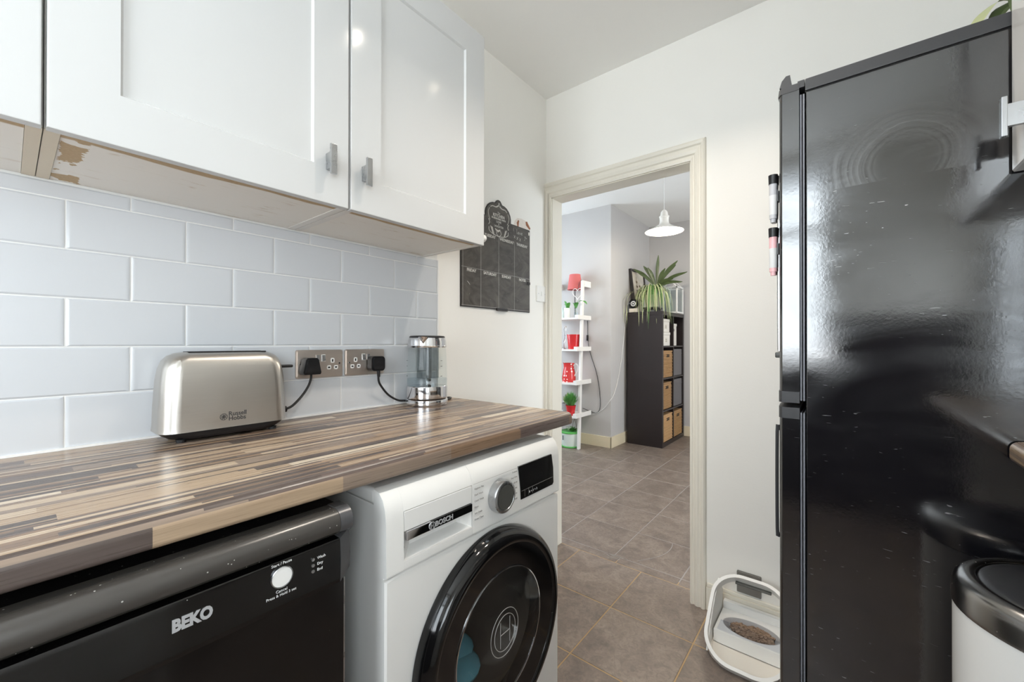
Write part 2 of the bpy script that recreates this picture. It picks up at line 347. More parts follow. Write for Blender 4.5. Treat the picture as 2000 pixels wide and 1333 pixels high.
# ------------------------------------------------------------------ mesh helpers
class MB:
    def __init__(self): self.bm = bmesh.new()
    def _merge(self, b):
        me = bpy.data.meshes.new('tmp'); b.to_mesh(me); b.free()
        self.bm.from_mesh(me); bpy.data.meshes.remove(me)
        return self
    def box(self, x0, x1, y0, y1, z0, z1, bev=0.0, seg=2, mtx=None):
        b = bmesh.new()
        bmesh.ops.create_cube(b, size=1.0)
        bmesh.ops.transform(b, matrix=Matrix.Translation(((x0 + x1) / 2, (y0 + y1) / 2, (z0 + z1) / 2)) @ Matrix.Diagonal((x1 - x0, y1 - y0, z1 - z0, 1)), verts=b.verts)
        if bev > 0: bmesh.ops.bevel(b, geom=b.edges[:], offset=bev, segments=seg, affect='EDGES', profile=0.5)
        if mtx: bmesh.ops.transform(b, matrix=mtx, verts=b.verts)
        return self._merge(b)
    def loft(self, rings, cap=True, closed=False):
        b = bmesh.new()
        R = [[b.verts.new(p) for p in r] for r in rings]
        n = len(R[0])
        pairs = list(zip(R[:-1], R[1:])) + ([(R[-1], R[0])] if closed else [])
        for A, B in pairs:
            for i in range(n):
                j = (i + 1) % n
                b.faces.new((A[i], A[j], B[j], B[i]))
        if cap and not closed:
            b.faces.new(R[0][::-1]); b.faces.new(R[-1])
        bmesh.ops.recalc_face_normals(b, faces=b.faces)
        return self._merge(b)
    def lathe(self, prof, n=32, center=(0, 0, 0), mtx=None, cap=True):
        rings = [[(r * math.cos(2 * PI * k / n), r * math.sin(2 * PI * k / n), z) for k in range(n)] for r, z in prof]
        T = mtx if mtx else Matrix.Translation(center)
        return self.loft([[tuple(T @ Vector(p)) for p in r] for r in rings], cap)
    def cyl(self, p0, p1, r0, r1=None, n=20):
        r1 = r0 if r1 is None else r1
        p0, p1 = Vector(p0), Vector(p1); d = p1 - p0
        T = Matrix.Translation(p0) @ d.to_track_quat('Z', 'Y').to_matrix().to_4x4()
        return self.lathe([(r0, 0), (r1, d.length)], n, mtx=T)
    def sphere(self, c, r, sc=(1, 1, 1), n=16):
        b = bmesh.new(); bmesh.ops.create_uvsphere(b, u_segments=n, v_segments=max(6, n // 2), radius=r)
        bmesh.ops.transform(b, matrix=Matrix.Translation(c) @ Matrix.Diagonal((*sc, 1)), verts=b.verts)
        return self._merge(b)
    def tube(self, pts, r, n=8, smooth=0, closed=False):
        P = [Vector(p) for p in pts]
        if smooth: P = catmull(P, smooth, closed)
        N = len(P); rings = []; up = None
        for i in range(N):
            if closed: t = (P[(i + 1) % N] - P[i - 1])
            else: t = P[min(i + 1, N - 1)] - P[max(i - 1, 0)]
            t.normalize()
            if up is None:
                up = Vector((0, 0, 1)) if abs(t.z) < 0.9 else Vector((1, 0, 0))
            up = (up - t * up.dot(t)).normalized(); s = t.cross(up)
            rr = r(i / (N - 1)) if callable(r) else r
            rings.append([tuple(P[i] + rr * (math.cos(2 * PI * k / n) * up + math.sin(2 * PI * k / n) * s)) for k in range(n)])
        return self.loft(rings, True, closed)
    def prism(self, poly, mtx, depth, bev=0.0):
        """poly in local xy, extruded along local z from 0 to depth"""
        b = bmesh.new()
        f = b.faces.new([b.verts.new((x, y, 0)) for x, y in poly])
        ex = bmesh.ops.extrude_face_region(b, geom=[f])
        vs = [e for e in ex['geom'] if isinstance(e, bmesh.types.BMVert)]
        bmesh.ops.translate(b, vec=(0, 0, depth), verts=vs)
        bmesh.ops.recalc_face_normals(b, faces=b.faces)
        if bev > 0:
            es = [e for e in b.edges if all(abs(v.co.z - depth) < 1e-7 for v in e.verts)]
            bmesh.ops.bevel(b, geom=es, offset=bev, segments=2, affect='EDGES')
        bmesh.ops.transform(b, matrix=mtx, verts=b.verts)
        return self._merge(b)
    def blade(self, pts, widths, side=None, fold=0.15):
        """a flat leaf with a folded midrib along pts"""
        P = [Vector(p) for p in pts]; b = bmesh.new(); rows = []
        for i, p in enumerate(P):
            t = (P[min(i + 1, len(P) - 1)] - P[max(i - 1, 0)]).normalized()
            s = t.cross(Vector((0, 0, 1)))
            if side is not None: s = Vector(side)
            if s.length < 1e-3: s = Vector((1, 0, 0))
            s.normalize(); nrm = s.cross(t).normalized(); w = widths[i] if not callable(widths) else widths(i / (len(P) - 1))
            rows.append([b.verts.new(p - s * w + nrm * w * fold), b.verts.new(p), b.verts.new(p + s * w + nrm * w * fold)])
        for A, B in zip(rows[:-1], rows[1:]):
            for k in (0, 1): b.faces.new((A[k], A[k + 1], B[k + 1], B[k]))
        r = bmesh.ops.solidify(b, geom=b.faces[:], thickness=0.0008)
        return self._merge(b)
    def mesh(self, name, angle=35):
        me = bpy.data.meshes.new(name)
        bmesh.ops.remove_doubles(self.bm, verts=self.bm.verts, dist=1e-6)
        self.bm.to_mesh(me); self.bm.free()
        for p in me.polygons: p.use_smooth = True
        me.set_sharp_from_angle(angle=math.radians(angle))
        return me
    def build(self, name, m, parent=None, angle=35):
        return link(name, self.mesh(name, angle), m, parent)

def catmull(P, sub, closed=False):
    out = []; N = len(P)
    rng = range(N) if closed else range(N - 1)
    for i in rng:
        p0 = P[(i - 1) % N] if closed or i > 0 else P[0] * 2 - P[1]
        p1 = P[i]; p2 = P[(i + 1) % N]
        p3 = P[(i + 2) % N] if closed or i + 2 < N else P[-1] * 2 - P[-2]
        for k in range(sub):
            t = k / sub
            out.append(0.5 * ((2 * p1) + (p2 - p0) * t + (2 * p0 - 5 * p1 + 4 * p2 - p3) * t * t + (3 * p1 - p0 - 3 * p2 + p3) * t ** 3))
    if not closed: out.append(P[-1].copy())
    return out

WORLD_OF = {}
def link(name, me, m, parent=None):
    o = bpy.data.objects.new(name, me); COL.objects.link(o)
    if m is not None and len(me.materials) == 0: me.materials.append(m)
    if any(p.use_smooth for p in me.polygons) and len(me.polygons) < 3000:
        wnm = o.modifiers.new('weighted_normal', 'WEIGHTED_NORMAL'); wnm.keep_sharp = True; wnm.weight = 80
    if parent is not None:
        o.parent = parent
        o.matrix_parent_inverse = WORLD_OF.get(parent.name, Matrix.Identity(4)).inverted()
    return o
def thing(name, label, cat, loc=(0, 0, 0), group=None):
    o = bpy.data.objects.new(name, None); COL.objects.link(o)
    o.location = loc; o.empty_display_size = 0.05
    WORLD_OF[o.name] = Matrix.Translation(loc)
    o['label'] = label; o['category'] = cat
    if group: o['group'] = group
    return o
def tag(o, label, cat, group=None):
    o['label'] = label; o['category'] = cat
    if group: o['group'] = group
    return o
def struct(o):
    o['kind'] = 'structure'; return o
def dup(root, offset, label):
    r = root.copy(); COL.objects.link(r); r.location = root.location + Vector(offset); r['label'] = label
    for ch in list(root.children):
        c = ch.copy(); COL.objects.link(c); c.parent = r
        for gch in list(ch.children):
            d = gch.copy(); COL.objects.link(d); d.parent = c
    return r

AX = {'+x': (Vector((0, 1, 0)), Vector((0, 0, 1))), '-y': (Vector((1, 0, 0)), Vector((0, 0, 1)))}
def frame(facing, origin):
    r, u = AX[facing]; n = r.cross(u)
    mt = Matrix((r, u, n)).transposed().to_4x4(); mt.translation = Vector(origin)
    return mt
def text(name, s, size, origin, m, parent, facing='+x', align='CENTER', xs=1.0, weight=0.0, depth=0.0004, mtx=None, shear=0.0):
    cu = bpy.data.curves.new(name, 'FONT'); cu.body = s; cu.size = size
    cu.align_x = align; cu.align_y = 'CENTER'; cu.extrude = depth; cu.offset = weight; cu.resolution_u = 3; cu.shear = shear
    o = bpy.data.objects.new('tmp_text', cu); COL.objects.link(o)
    bpy.context.view_layer.update()
    me = bpy.data.meshes.new_from_object(o.evaluated_get(bpy.context.evaluated_depsgraph_get()))
    bpy.data.objects.remove(o); bpy.data.curves.remove(cu)
    me.name = name
    me.transform((mtx if mtx else frame(facing, origin)) @ Matrix.Diagonal((xs, 1, 1, 1)))
    me.materials.clear()
    return link(name, me, m, parent)
def rrect(w, h, r, n=6):
    pts = []
    for cx, cy, a in ((w / 2 - r, h / 2 - r, 0), (-w / 2 + r, h / 2 - r, 90), (-w / 2 + r, -h / 2 + r, 180), (w / 2 - r, -h / 2 + r, 270)):
        for k in range(n + 1):
            an = math.radians(a + 90 * k / n); pts.append((cx + r * math.cos(an), cy + r * math.sin(an)))
    return pts

# ------------------------------------------------------------------ the setting: kitchen shell
KZ, DZ = 2.48, 2.615         # ceiling heights
XR = 1.87                     # right kitchen wall
YB = -1.05                    # back wall (behind the camera)
YW0, YW1 = 1.876, 1.965       # the wall with the doorway
wl = struct(MB().box(-0.108, -0.008, YB - 0.1, YW0, 0, KZ).build('wall_left', M['wall']))
MB().box(-0.0079, -0.0028, YB, 1.088, 0.90, 1.50).build('grout', M['grout'], wl)
struct(MB().box(XR, XR + 0.1, YB - 0.1, -0.98, 0, KZ).box(XR, XR + 0.1, -0.14, YW0, 0, KZ).box(XR, XR + 0.1, -0.98, -0.14, 0, 0.85).box(XR, XR + 0.1, -0.98, -0.14, 1.75, KZ).build('wall_right', M['wall']))
f = MB()
for a in ((-0.98, -0.93, 0.85, 1.75), (-0.19, -0.14, 0.85, 1.75), (-0.93, -0.19, 0.85, 0.90), (-0.93, -0.19, 1.70, 1.75)): f.box(XR + 0.03, XR + 0.08, a[0], a[1], a[2], a[3], 0.004)
w4 = struct(f.build('added_side_window', M['white_plastic']))  # invented unseen window, gives the added side fill its opening
MB().box(XR + 0.05, XR + 0.055, -0.93, -0.19, 0.90, 1.70).build('pane', M['window_glass'], w4)
# back wall with the window opening
WX0, WX1, WZ0, WZ1 = 0.26, 1.21, 1.00, 2.40
struct(MB().box(-0.008, WX0, YB - 0.12, YB, 0, KZ).box(WX1, XR, YB - 0.12, YB, 0, KZ).box(WX0, WX1, YB - 0.12, YB, 0, WZ0).box(WX0, WX1, YB - 0.12, YB, WZ1, KZ).build('wall_back', M['wall']))
w1 = MB()
for a in ((WX0, WX0 + 0.05, WZ0, WZ1), (WX1 - 0.05, WX1, WZ0, WZ1), (WX0 + 0.05, WX1 - 0.05, WZ0, WZ0 + 0.05), (WX0 + 0.05, WX1 - 0.05, WZ1 - 0.05, WZ1), (WX0 + 0.05, WX1 - 0.05, 1.90, 1.96)):
    w1.box(a[0], a[1], YB - 0.10, YB - 0.04, a[2], a[3], 0.004)
w1 = struct(w1.build('window_1', M['white_plastic']))
for z0, z1 in ((WZ0 + 0.05, 1.90), (1.96, WZ1 - 0.05)):
    MB().box(WX0 + 0.05, WX1 - 0.05, YB - 0.075, YB - 0.070, z0, z1).build('pane', M['window_glass'], w1)
MB().box(WX0 - 0.02, WX1 + 0.02, YB, YB + 0.06, WZ0 - 0.03, WZ0 - 0.002, 0.006).build('sill', M['white_plastic'], w1)
bd = struct(MB().box(0.62, XR - 0.02, YB + 0.0005, YB + 0.03, 0.002, 0.95, 0.004).box(1.245, XR - 0.02, YB + 0.0005, YB + 0.03, 0.951, 1.30, 0.004).build('added_dark_panel', M['black_brown']))  # added unseen dark panel, keeps the lower fridge reflection dark
for a in (0.70, 1.28): MB().box(a, a + 0.48, YB + 0.0302, YB + 0.036, 0.12, 0.86, 0.004).build('added_panel_face', M['black_brown'], bd)
struct(MB().box(-0.108, XR + 0.1, YB - 0.12, YW0, KZ, KZ + 0.05).build('ceiling', M['ceiling']))
# wall with the doorway
DX0, DX1, DZH = 0.032, 0.755, 1.922
wf = MB()
wf.box(-2.4, DX0, YW0, YW1, 0, 2.7).box(DX1, 3.0, YW0, YW1, 0, 2.7).box(DX0, DX1, YW0, YW1, DZH, 2.7)
wf = struct(wf.build('wall_front', M['wall']))
# door lining and moulded architrave
ln = MB().box(DX0 - 0.002, DX0 + 0.004, YW0 - 0.004, YW1 + 0.004, 0, DZH).box(DX1 - 0.004, DX1 + 0.002, YW0 - 0.004, YW1 + 0.004, 0, DZH).box(DX0, DX1, YW0 - 0.004, YW1 + 0.004, DZH - 0.004, DZH + 0.002)
struct(ln.build('trim_1', M['wood_paint']))
def architrave():
    prof = [(0.0, 0.0), (0.0, 0.012), (0.006, 0.014), (0.012, 0.010), (0.016, 0.010), (0.020, 0.016), (0.030, 0.019), (0.038, 0.015), (0.042, 0.015), (0.046, 0.021), (0.054, 0.023), (0.060, 0.018), (0.0625, 0.012), (0.0625, 0.0)]
    mb = MB()
    for seg in ('L', 'H', 'R'):
        rings = []
        for end in (0, 1):
            ring = []
            for w, p in prof:
                wl_ = w * 0.62 if seg == 'L' else w
                if seg == 'L': q = (DX0 - min(w, 0.0405), YW0 - p, 0.0 if end == 0 else DZH + w * 1.36)
                elif seg == 'R': q = (DX1 + w, YW0 - p, 0.0 if end == 0 else DZH + w * 1.36)
                else: q = ((DX0 - min(w, 0.0405)) if end == 0 else DX1 + w, YW0 - p, DZH + w * 1.36)
                ring.append(q)
            rings.append(ring)
        mb.loft(rings)
    return mb
struct(architrave().build('trim_2', M['wood_paint'], angle=25))
bs = MB().box(DX1 + 0.0635, XR, YW0 - 0.014, YW0, 0, 0.095).box(DX1 + 0.0635, XR, YW0 - 0.010, YW0, 0.095, 0.112, 0.004)
struct(bs.build('baseboard_front', M['wood_paint']))

# wall tiles: 200 x 100 metro tiles in running bond, each its own piece
rows = [(1.4295, 1.462, 1), (1.3262, 1.4295, 0), (1.2229, 1.3262, 1), (1.1196, 1.2229, 0), (1.0163, 1.1196, 1), (0.9040, 1.0163, 0)]
tile_cache = {}
def tile_mesh(w, h):
    k = (round(w, 4), round(h, 4))
    if k not in tile_cache:
        e = min(0.007, w / 3); b = MB()
        outer = [(0, 0, 0), (0, w, 0), (0, w, h), (0, 0, h)]
        r0 = [(-0.0055, y, z) for _, y, z in outer]; r1 = [(-0.0018, y, z) for _, y, z in outer]
        r2 = [(0.0, min(max(y, e), w - e), min(max(z, e * .45), h - e * .45)) for _, y, z in outer]
        b.loft([r0, r1, r2])
        me = b.mesh('tile', 20); me.materials.append(M['tile']); tile_cache[k] = me
    return tile_cache[k]
P2, G = 0.2025, 0.0030
for z0, z1, odd in rows:
    y = 0.0756 - 6 * P2 + (P2 / 2 if odd else 0)
    while y < 1.09:
        a, b_ = max(y, YB + 0.002), min(y + P2, 1.0915)
        if b_ - a > 0.02:
            o = link('tile', tile_mesh(b_ - a - G, z1 - z0 - G), None, wl)
            o.location = (random.uniform(-0.0004, 0.0003), a + G / 2, z0 + G / 2)
        y += P2
MB().box(-0.0079, 0.0, 1.0905, 1.094, 0.905, 1.462).build('edge_strip', M['white_plastic'], wl)
# flaked plaster beside the planner
pp = [(1.588, 1.716), (1.597, 1.742), (1.618, 1.760), (1.652, 1.764), (1.690, 1.760), (1.716, 1.748), (1.728, 1.735), (1.722, 1.722), (1.70, 1.716)]
MB().prism([(y, z) for y, z in pp], frame('+x', (-0.0082, 0, 0)), 0.0006).build('bare_patch', M['plaster'], wl)
for poly in ([(1.618, 1.716), (1.612, 1.735), (1.624, 1.752), (1.632, 1.748), (1.628, 1.730), (1.627, 1.716)],
             [(1.690, 1.738), (1.686, 1.756), (1.700, 1.760), (1.708, 1.748), (1.718, 1.738), (1.728, 1.730), (1.722, 1.721), (1.708, 1.728)]):
    MB().prism(poly, frame('+x', (-0.0078, 0, 0)), 0.0005).build('torn_patch', M['torn_plaster'], wl)

# dining room shell
struct(MB().box(-2.4, -0.655, 4.06, 5.28, 0, DZ).build('wall_chimney', M['grey_wall']))
struct(MB().box(-0.655, 3.1, 5.18, 5.28, 0, DZ).build('wall_far', M['grey_wall']))
struct(MB().box(-2.5, 3.1, YW1 - 0.001, 5.28, DZ, DZ + 0.05).build('ceiling_dining', M['ceiling']))
struct(MB().box(-2.4, DX0 - 0.035, YW1, YW1 + 0.002, 0, DZ).box(DX1 + 0.035, 3.0, YW1, YW1 + 0.002, 0, DZ).build('wall_dining_front', M['grey_wall']))
def wall_with_window(name, x0, x1, ya, yb, wy0, wy1, wz0, wz1):
    return struct(MB().box(x0, x1, ya, wy0, 0, DZ).box(x0, x1, wy1, yb, 0, DZ).box(x0, x1, wy0, wy1, 0, wz0).box(x0, x1, wy0, wy1, wz1, DZ).build(name, M['grey_wall']))
wall_with_window('wall_dining_left', -2.5, -2.4, YW1, 5.28, 2.05, 3.45, 0.9, 2.3)
wall_with_window('wall_dining_right', 3.0, 3.1, YW1, 5.28, 2.6, 4.2, 0.3, 2.2)
for nm, x, y0, y1, z0, z1 in (('window_2', -2.45, 2.05, 3.45, 0.9, 2.3), ('window_3', 3.05, 2.6, 4.2, 0.3, 2.2)):
    f = MB()
    for a in ((y0, y0 + 0.05, z0, z1), (y1 - 0.05, y1, z0, z1), (y0 + 0.05, y1 - 0.05, z0, z0 + 0.05), (y0 + 0.05, y1 - 0.05, z1 - 0.05, z1), ((y0 + y1) / 2 - 0.03, (y0 + y1) / 2 + 0.03, z0 + 0.05, z1 - 0.05)):
        f.box(x - 0.03, x + 0.03, a[0], a[1], a[2], a[3], 0.004)
    f = struct(f.build(nm, M['white_plastic']))
    for a, b_ in ((y0 + 0.05, (y0 + y1) / 2 - 0.03), ((y0 + y1) / 2 + 0.03, y1 - 0.05)):
        MB().box(x - 0.003, x + 0.003, a, b_, z0 + 0.05, z1 - 0.05).build('pane', M['window_glass'], f)
sk = MB().box(-2.4, -0.641, 4.046, 4.0598, 0, 0.118, 0.003).box(-0.6545, -0.641, 4.046, 5.18, 0, 0.118, 0.003)
struct(sk.build('baseboard_chimney', M['cream_skirt']))
struct(MB().box(-0.64, 3.0, 5.166, 5.1798, 0, 0.118, 0.003).build('baseboard_far', M['cream_skirt']))

# floor: grout bed with every tile its own piece
fl = struct(MB().box(-0.108, XR + 0.1, YB - 0.12, 1.995, -0.05, -0.0011).build('floor', M['grout_tan']))
fd = struct(MB().box(-2.5, 3.1, 1.995, 5.28, -0.05, -0.0008).build('floor_dining', M['grout_pale']))
fcache = {}
def floor_tile(x0, x1, y0, y1, parent, gap=0.005):
    w, h = x1 - x0 - gap, y1 - y0 - gap
    k = (round(w, 3), round(h, 3))
    if k not in fcache:
        mb = MB(); e = 0.0016
        q = [(-w / 2, -h / 2), (w / 2, -h / 2), (w / 2, h / 2), (-w / 2, h / 2)]
        mb.loft([[(x, y, -0.0026) for x, y in q], [(x, y, -0.0008) for x, y in q], [(x * (1 - 2 * e / w), y * (1 - 2 * e / h), 0.0) for x, y in q]])
        me = mb.mesh('tile', 20); me.materials.append(M['floor_tile']); fcache[k] = me
    o = link('tile', fcache[k], None, parent)
    o.location = ((x0 + x1) / 2, (y0 + y1) / 2, random.uniform(-0.0003, 0.0003))
kx = [-0.008, 0.153, 0.496, 0.831, 1.166, 1.501, XR]
ky = [YB, -0.71, -0.375, -0.042, 0.292, 0.625, 0.958, 1.291, 1.623, 1.967]
for a, b_ in zip(kx[:-1], kx[1:]):
    for c, d in zip(ky[:-1], ky[1:]): floor_tile(a, b_, c, d, fl)
for a, b_ in ((DX0 - 0.03, 0.36), (0.36, 0.668), (0.668, DX1 + 0.03)):
    floor_tile(a, b_, 1.967, 2.030, fl, 0.004)
dx = [-1.73, -1.39, -1.05, -0.708, -0.368, -0.018, 0.325, 0.668, 1.01, 1.352, 1.70]
base = [2.030, 2.360, 2.688, 3.016, 3.350, 3.687, 4.045, 4.388, 4.72, 5.06, 5.18]
for i, (a, b_) in enumerate(zip(dx[:-1], dx[1:])):
    ys = list(base)
    if i in (5, 7): ys = [2.030, 2.195] + [y + 0.165 for y in base[1:-2]] + [5.18] if i == 7 else ys
    if i == 3: ys = [2.030, 2.2, 2.50, 2.83, 3.0, 3.338, 3.655, 4.03, 4.06]
    for c, d in zip(ys[:-1], ys[1:]):
        lim = 4.06 if a < -0.66 else 5.19
        if c >= lim - 0.02: continue
        d = min(d, lim)
        tight = i in (4, 5) and c > 2.6 and c < 3.6 and abs(c - 2.688) > 0.01 and abs(c - 3.687) > 0.01
        floor_tile(a, b_, c, d, fd, 0.0036)

for c, d in ((4.06, 4.39), (4.39, 4.79), (4.79, 5.18)): floor_tile(-0.655, -0.368, c, d, fd)
# pale scuff and crack lines on two tiles are wear on the floor
rs = random.Random(4)
for k in range(16):
    x, y, a, L = 0.335 + rs.uniform(-.045, .045), 2.012 + rs.uniform(-.02, .02), rs.uniform(-0.5, 0.5), rs.uniform(.01, .03)
    MB().tube([(x - L * math.cos(a), y - L * math.sin(a), 0.0004), (x, y + rs.uniform(-.004, .004), 0.0005), (x + L * math.cos(a), y + L * math.sin(a), 0.0004)], 0.0011, 5, 3).build('scuff', M['grout_pale'], fd)
ck = [(0.443, 2.050), (0.475, 2.10), (0.515, 2.17), (0.535, 2.24), (0.535, 2.31), (0.525, 2.355)]
MB().tube([(x, y, 0.0004) for x, y in ck], 0.0016, 5, 4).build('crack_filler', M['grout_pale'], fd)

# ------------------------------------------------------------------ left wall cabinets
def wall_cabinet(y0, y1, label, pan, hy, hinge, knob=False):
    c = thing('wall_cabinet', label, 'cabinet', (0.15, (y0 + y1) / 2, 1.465), 'white wall cabinets')
    x1 = 0.294
    b = MB().box(0.001, x1, y0, y0 + 0.018, 1.466, 2.172).box(0.001, x1, y1 - 0.018, y1, 1.466, 2.172)
    b.box(0.001, x1, y0 + 0.018, y1 - 0.018, 2.152, 2.172).box(0.001, 0.010, y0 + 0.018, y1 - 0.018, 1.484, 2.152)
    b.build('body', M['carcass'], c)
    MB().box(0.001, x1 - 0.001, y0 + 0.0185, y1 - 0.0185, 1.4652, 1.484).build('bottom_panel', M['under'], c)
    for ya, yb_ in ((y0 + 0.0004, y0 + 0.018), (y1 - 0.018, y1 - 0.0004)):
        MB().box(0.001, x1 + 0.0006, ya, yb_, 1.4638, 1.4658).build('bare_edge', M['under_strip'] if yb_ < 0.06 else M['carcass'], c)
    d = MB()
    f0, f1, z0, z1 = y0 + 0.0018, y1 - 0.0018, 1.4615, 2.1765
    xa, xb = 0.2965, 0.3150
    p0, p1, q0, q1 = pan
    # door leaf: frame with a bevelled step down to the flat panel
    def ring(x, a, b2, c2, d2): return [(x, a, c2), (x, b2, c2), (x, b2, d2), (x, a, d2)]
    d.loft([ring(xa, f0, f1, z0, z1), ring(xb - 0.003, f0, f1, z0, z1), ring(xb - 0.0008, f0 + 0.0008, f1 - 0.0008, z0 + 0.0008, z1 - 0.0008), ring(xb, f0 + 0.003, f1 - 0.003, z0 + 0.003, z1 - 0.003),
            ring(xb, p0, p1, q0, q1), ring(xb - 0.0066, p0 + 0.004, p1 - 0.004, q0 + 0.004, q1 - 0.004)])
    door = d.build('door', M['cab_white'], c, 20)
    h = MB().box(0.3385, 0.3455, hy - 0.0075, hy + 0.0075, 1.524, 1.594, 0.0008)
    h.box(0.3151, 0.3387, hy - 0.005, hy + 0.005, 1.540, 1.578, 0.0006)
    h.build('handle', M['satin'], door)
    if knob:
        MB().lathe([(0.0135, 0), (0.0135, 0.012), (0.012, 0.018), (0.008, 0.0225), (0.002, 0.0245)], 24, mtx=Matrix.Translation((0.296, y1 + 0.0002, 1.492)) @ Matrix.Rotation(-PI / 2, 4, 'X')).build('side_knob', M['white_plastic'], c)
    return c
wall_cabinet(-0.462, 0.0335, 'white gloss wall cabinet farthest left, cut by the frame edge', (-0.376, -0.058, 1.548, 2.088), -0.41, 0)
wall_cabinet(0.0345, 0.5330, 'middle white gloss wall cabinet above the toaster, chipped underside', (0.119, 0.445, 1.548, 2.088), 0.478, 0)
wall_cabinet(0.5350, 1.0260, 'white gloss wall cabinet nearest the chalkboard planner, white knob on its side', (0.622, 0.937, 1.548, 2.088), 0.571, 1, True)

# ------------------------------------------------------------------ worktop (left)
def worktop(name, prof, y0, y1, label):
    """rolled-edge laminate: profile (x,z) swept along y with a UV that runs round the edge"""
    me = bpy.data.meshes.new(name)
    s = [0.0]
    for a, b_ in zip(prof[:-1], prof[1:]): s.append(s[-1] + math.dist(a, b_))
    n = len(prof); V = [(x, y0, z) for x, z in prof] + [(x, y1, z) for x, z in prof]
    F = [(i, i + 1, n + i + 1, n + i) for i in range(n - 1)] + [(n - 1, 0, n, 2 * n - 1)]
    F += [tuple(range(n))[::-1], tuple(range(n, 2 * n))]
    me.from_pydata(V, [], F); me.update()
    uv = me.uv_layers.new(name='UVMap')
    for p in me.polygons:
        for li in p.loop_indices:
            vi = me.loops[li].vertex_index
            uv.data[li].uv = (s[vi % n], me.vertices[vi].co.y)
    bm = bmesh.new(); bm.from_mesh(me); bmesh.ops.recalc_face_normals(bm, faces=bm.faces); bm.to_mesh(me); bm.free()
    for p in me.polygons: p.use_smooth = True
    me.set_sharp_from_angle(angle=math.radians(30))
    o = link(name, me, M['worktop'])
    return tag(o, label, 'worktop')
def arc(cx, cz, r, a0, a1, n=6): return [(cx + r * math.cos(math.radians(a0 + (a1 - a0) * k / n)), cz + r * math.sin(math.radians(a0 + (a1 - a0) * k / n))) for k in range(n + 1)]
XF = 0.586
prof = [(0.001, 0.904)] + arc(XF - 0.016, 0.904 - 0.016, 0.016, 90, 0) + arc(XF - 0.012, 0.866 + 0.010, 0.010 + 0.002, 0, -90, 4)[0:] + [(0.001, 0.864)]
prof = [(0.001, 0.904)] + arc(XF - 0.016, 0.888, 0.016, 90, 0) + arc(XF - 0.008, 0.873, 0.008, 0, -90, 4) + [(0.001, 0.865)]
WT = worktop('worktop', prof, YB + 0.002, 1.150, 'long striped butcher-block worktop over the dishwasher and washing machine')
MB().box(0.0, 0.0045, YB + 0.002, 1.091, 0.9041, 0.9085).build('sealant_bead', M['white_plastic'], WT)

# ------------------------------------------------------------------ dishwasher
dw = thing('dishwasher', 'black freestanding dishwasher under the left end of the worktop', 'dishwasher', (0.3, 0.08, 0))
DY0, DY1 = -0.218, 0.378
MB().box(0.03, 0.565, DY0, DY1 - 0.004, 0.02, 0.820, 0.004).build('body', M['dw_top'], dw)
MB().box(0.03, 0.584, DY0 + 0.001, DY1 - 0.003, 0.8205, 0.842, 0.006).build('top_panel', M['dw_top'], dw)
# rolled handle running along the top edge
rl = []
cx, cz = 0.585, 0.822
pr = [(0.560, 0.843)] + [(cx + 0.021 * math.cos(a), cz + 0.0215 * math.sin(a)) for a in [math.radians(100 - 15 * k) for k in range(0, 13)]] + [(0.560, 0.803)]
def sweep_y(pr, y0, y1): return [[(x, y0, z) for x, z in pr], [(x, y1, z) for x, z in pr]]
hd = MB().loft(sweep_y(pr, DY0, DY1 - 0.022)).build('handle', M['dw_roll'], dw, 40)
MB().loft(sweep_y([(cx + (x - cx) * 1.04, cz + (z - cz) * 1.04) for x, z in pr], DY1 - 0.0217, DY1)).build('end_cap', M['dw_cap'], hd, 40)
cp = MB().loft([[(0.566, y, 0.722), (0.600, y, 0.722), (0.6015, y, 0.730), (0.6005, y, 0.790), (0.598, y, 0.7955), (0.566, y, 0.7955)] for y in (DY0, DY1 - 0.0205)])
cp = cp.build('control_panel', M['dw_black'], dw)
ec = MB().loft([[(0.566, DY1 - 0.020, 0.728), (0.601, DY1 - 0.020, 0.722), (0.603, DY1 - 0.020, 0.760), (0.6005, DY1 - 0.020, 0.7965), (0.566, DY1 - 0.020, 0.7965)],
                [(0.566, DY1, 0.738), (0.594, DY1, 0.738), (0.597, DY1, 0.765), (0.593, DY1, 0.805), (0.566, DY1, 0.805)]])
ec.build('end_cap', M['dw_cap'], cp)
text('lettering', 'BEKO', 0.0215, (0.6017, 0.1545, 0.7655), M['print_silver'], cp, weight=0.0011, xs=0.80, shear=0.0)
MB().lathe([(0.0158, 0), (0.0158, 0.003), (0.0150, 0.0036), (0.0148, 0.0022), (0.0, 0.0022)], 32, mtx=frame('+x', (0.6008, 0.264, 0.7725))).build('start_button', M['satin'], cp)
MB().lathe([(0.0144, 0), (0.0144, 0.0026), (0.0, 0.0028)], 32, mtx=frame('+x', (0.6008, 0.264, 0.7725))).build('button_face', M['white_plastic'], cp)
text('lettering', 'Start / Pause', 0.0058, (0.6014, 0.264, 0.7925), M['print_white'], cp)
text('lettering', 'Cancel', 0.0060, (0.6014, 0.264, 0.7515), M['print_white'], cp)
text('lettering', 'Press & Hold 3 sec', 0.0056, (0.6014, 0.264, 0.7455), M['print_white'], cp)
for z, s in ((0.7785, 'Wash'), (0.7690, 'Dry'), (0.7595, 'End')):
    MB().lathe([(0.0026, 0), (0.0026, 0.0012), (0.0016, 0.0012), (0.0014, 0.0004), (0.0, 0.0004)], 14, mtx=frame('+x', (0.6010, 0.3115, z))).build('indicator_light', M['satin'], cp)
    text('lettering', s, 0.0060, (0.6014, 0.318, z), M['print_white'], cp, align='LEFT')
dd = MB().box(0.566, 0.5925, DY0 + 0.002, DY1 - 0.008, 0.11, 0.7205, 0.003).build('door', M['dw_black'], dw)
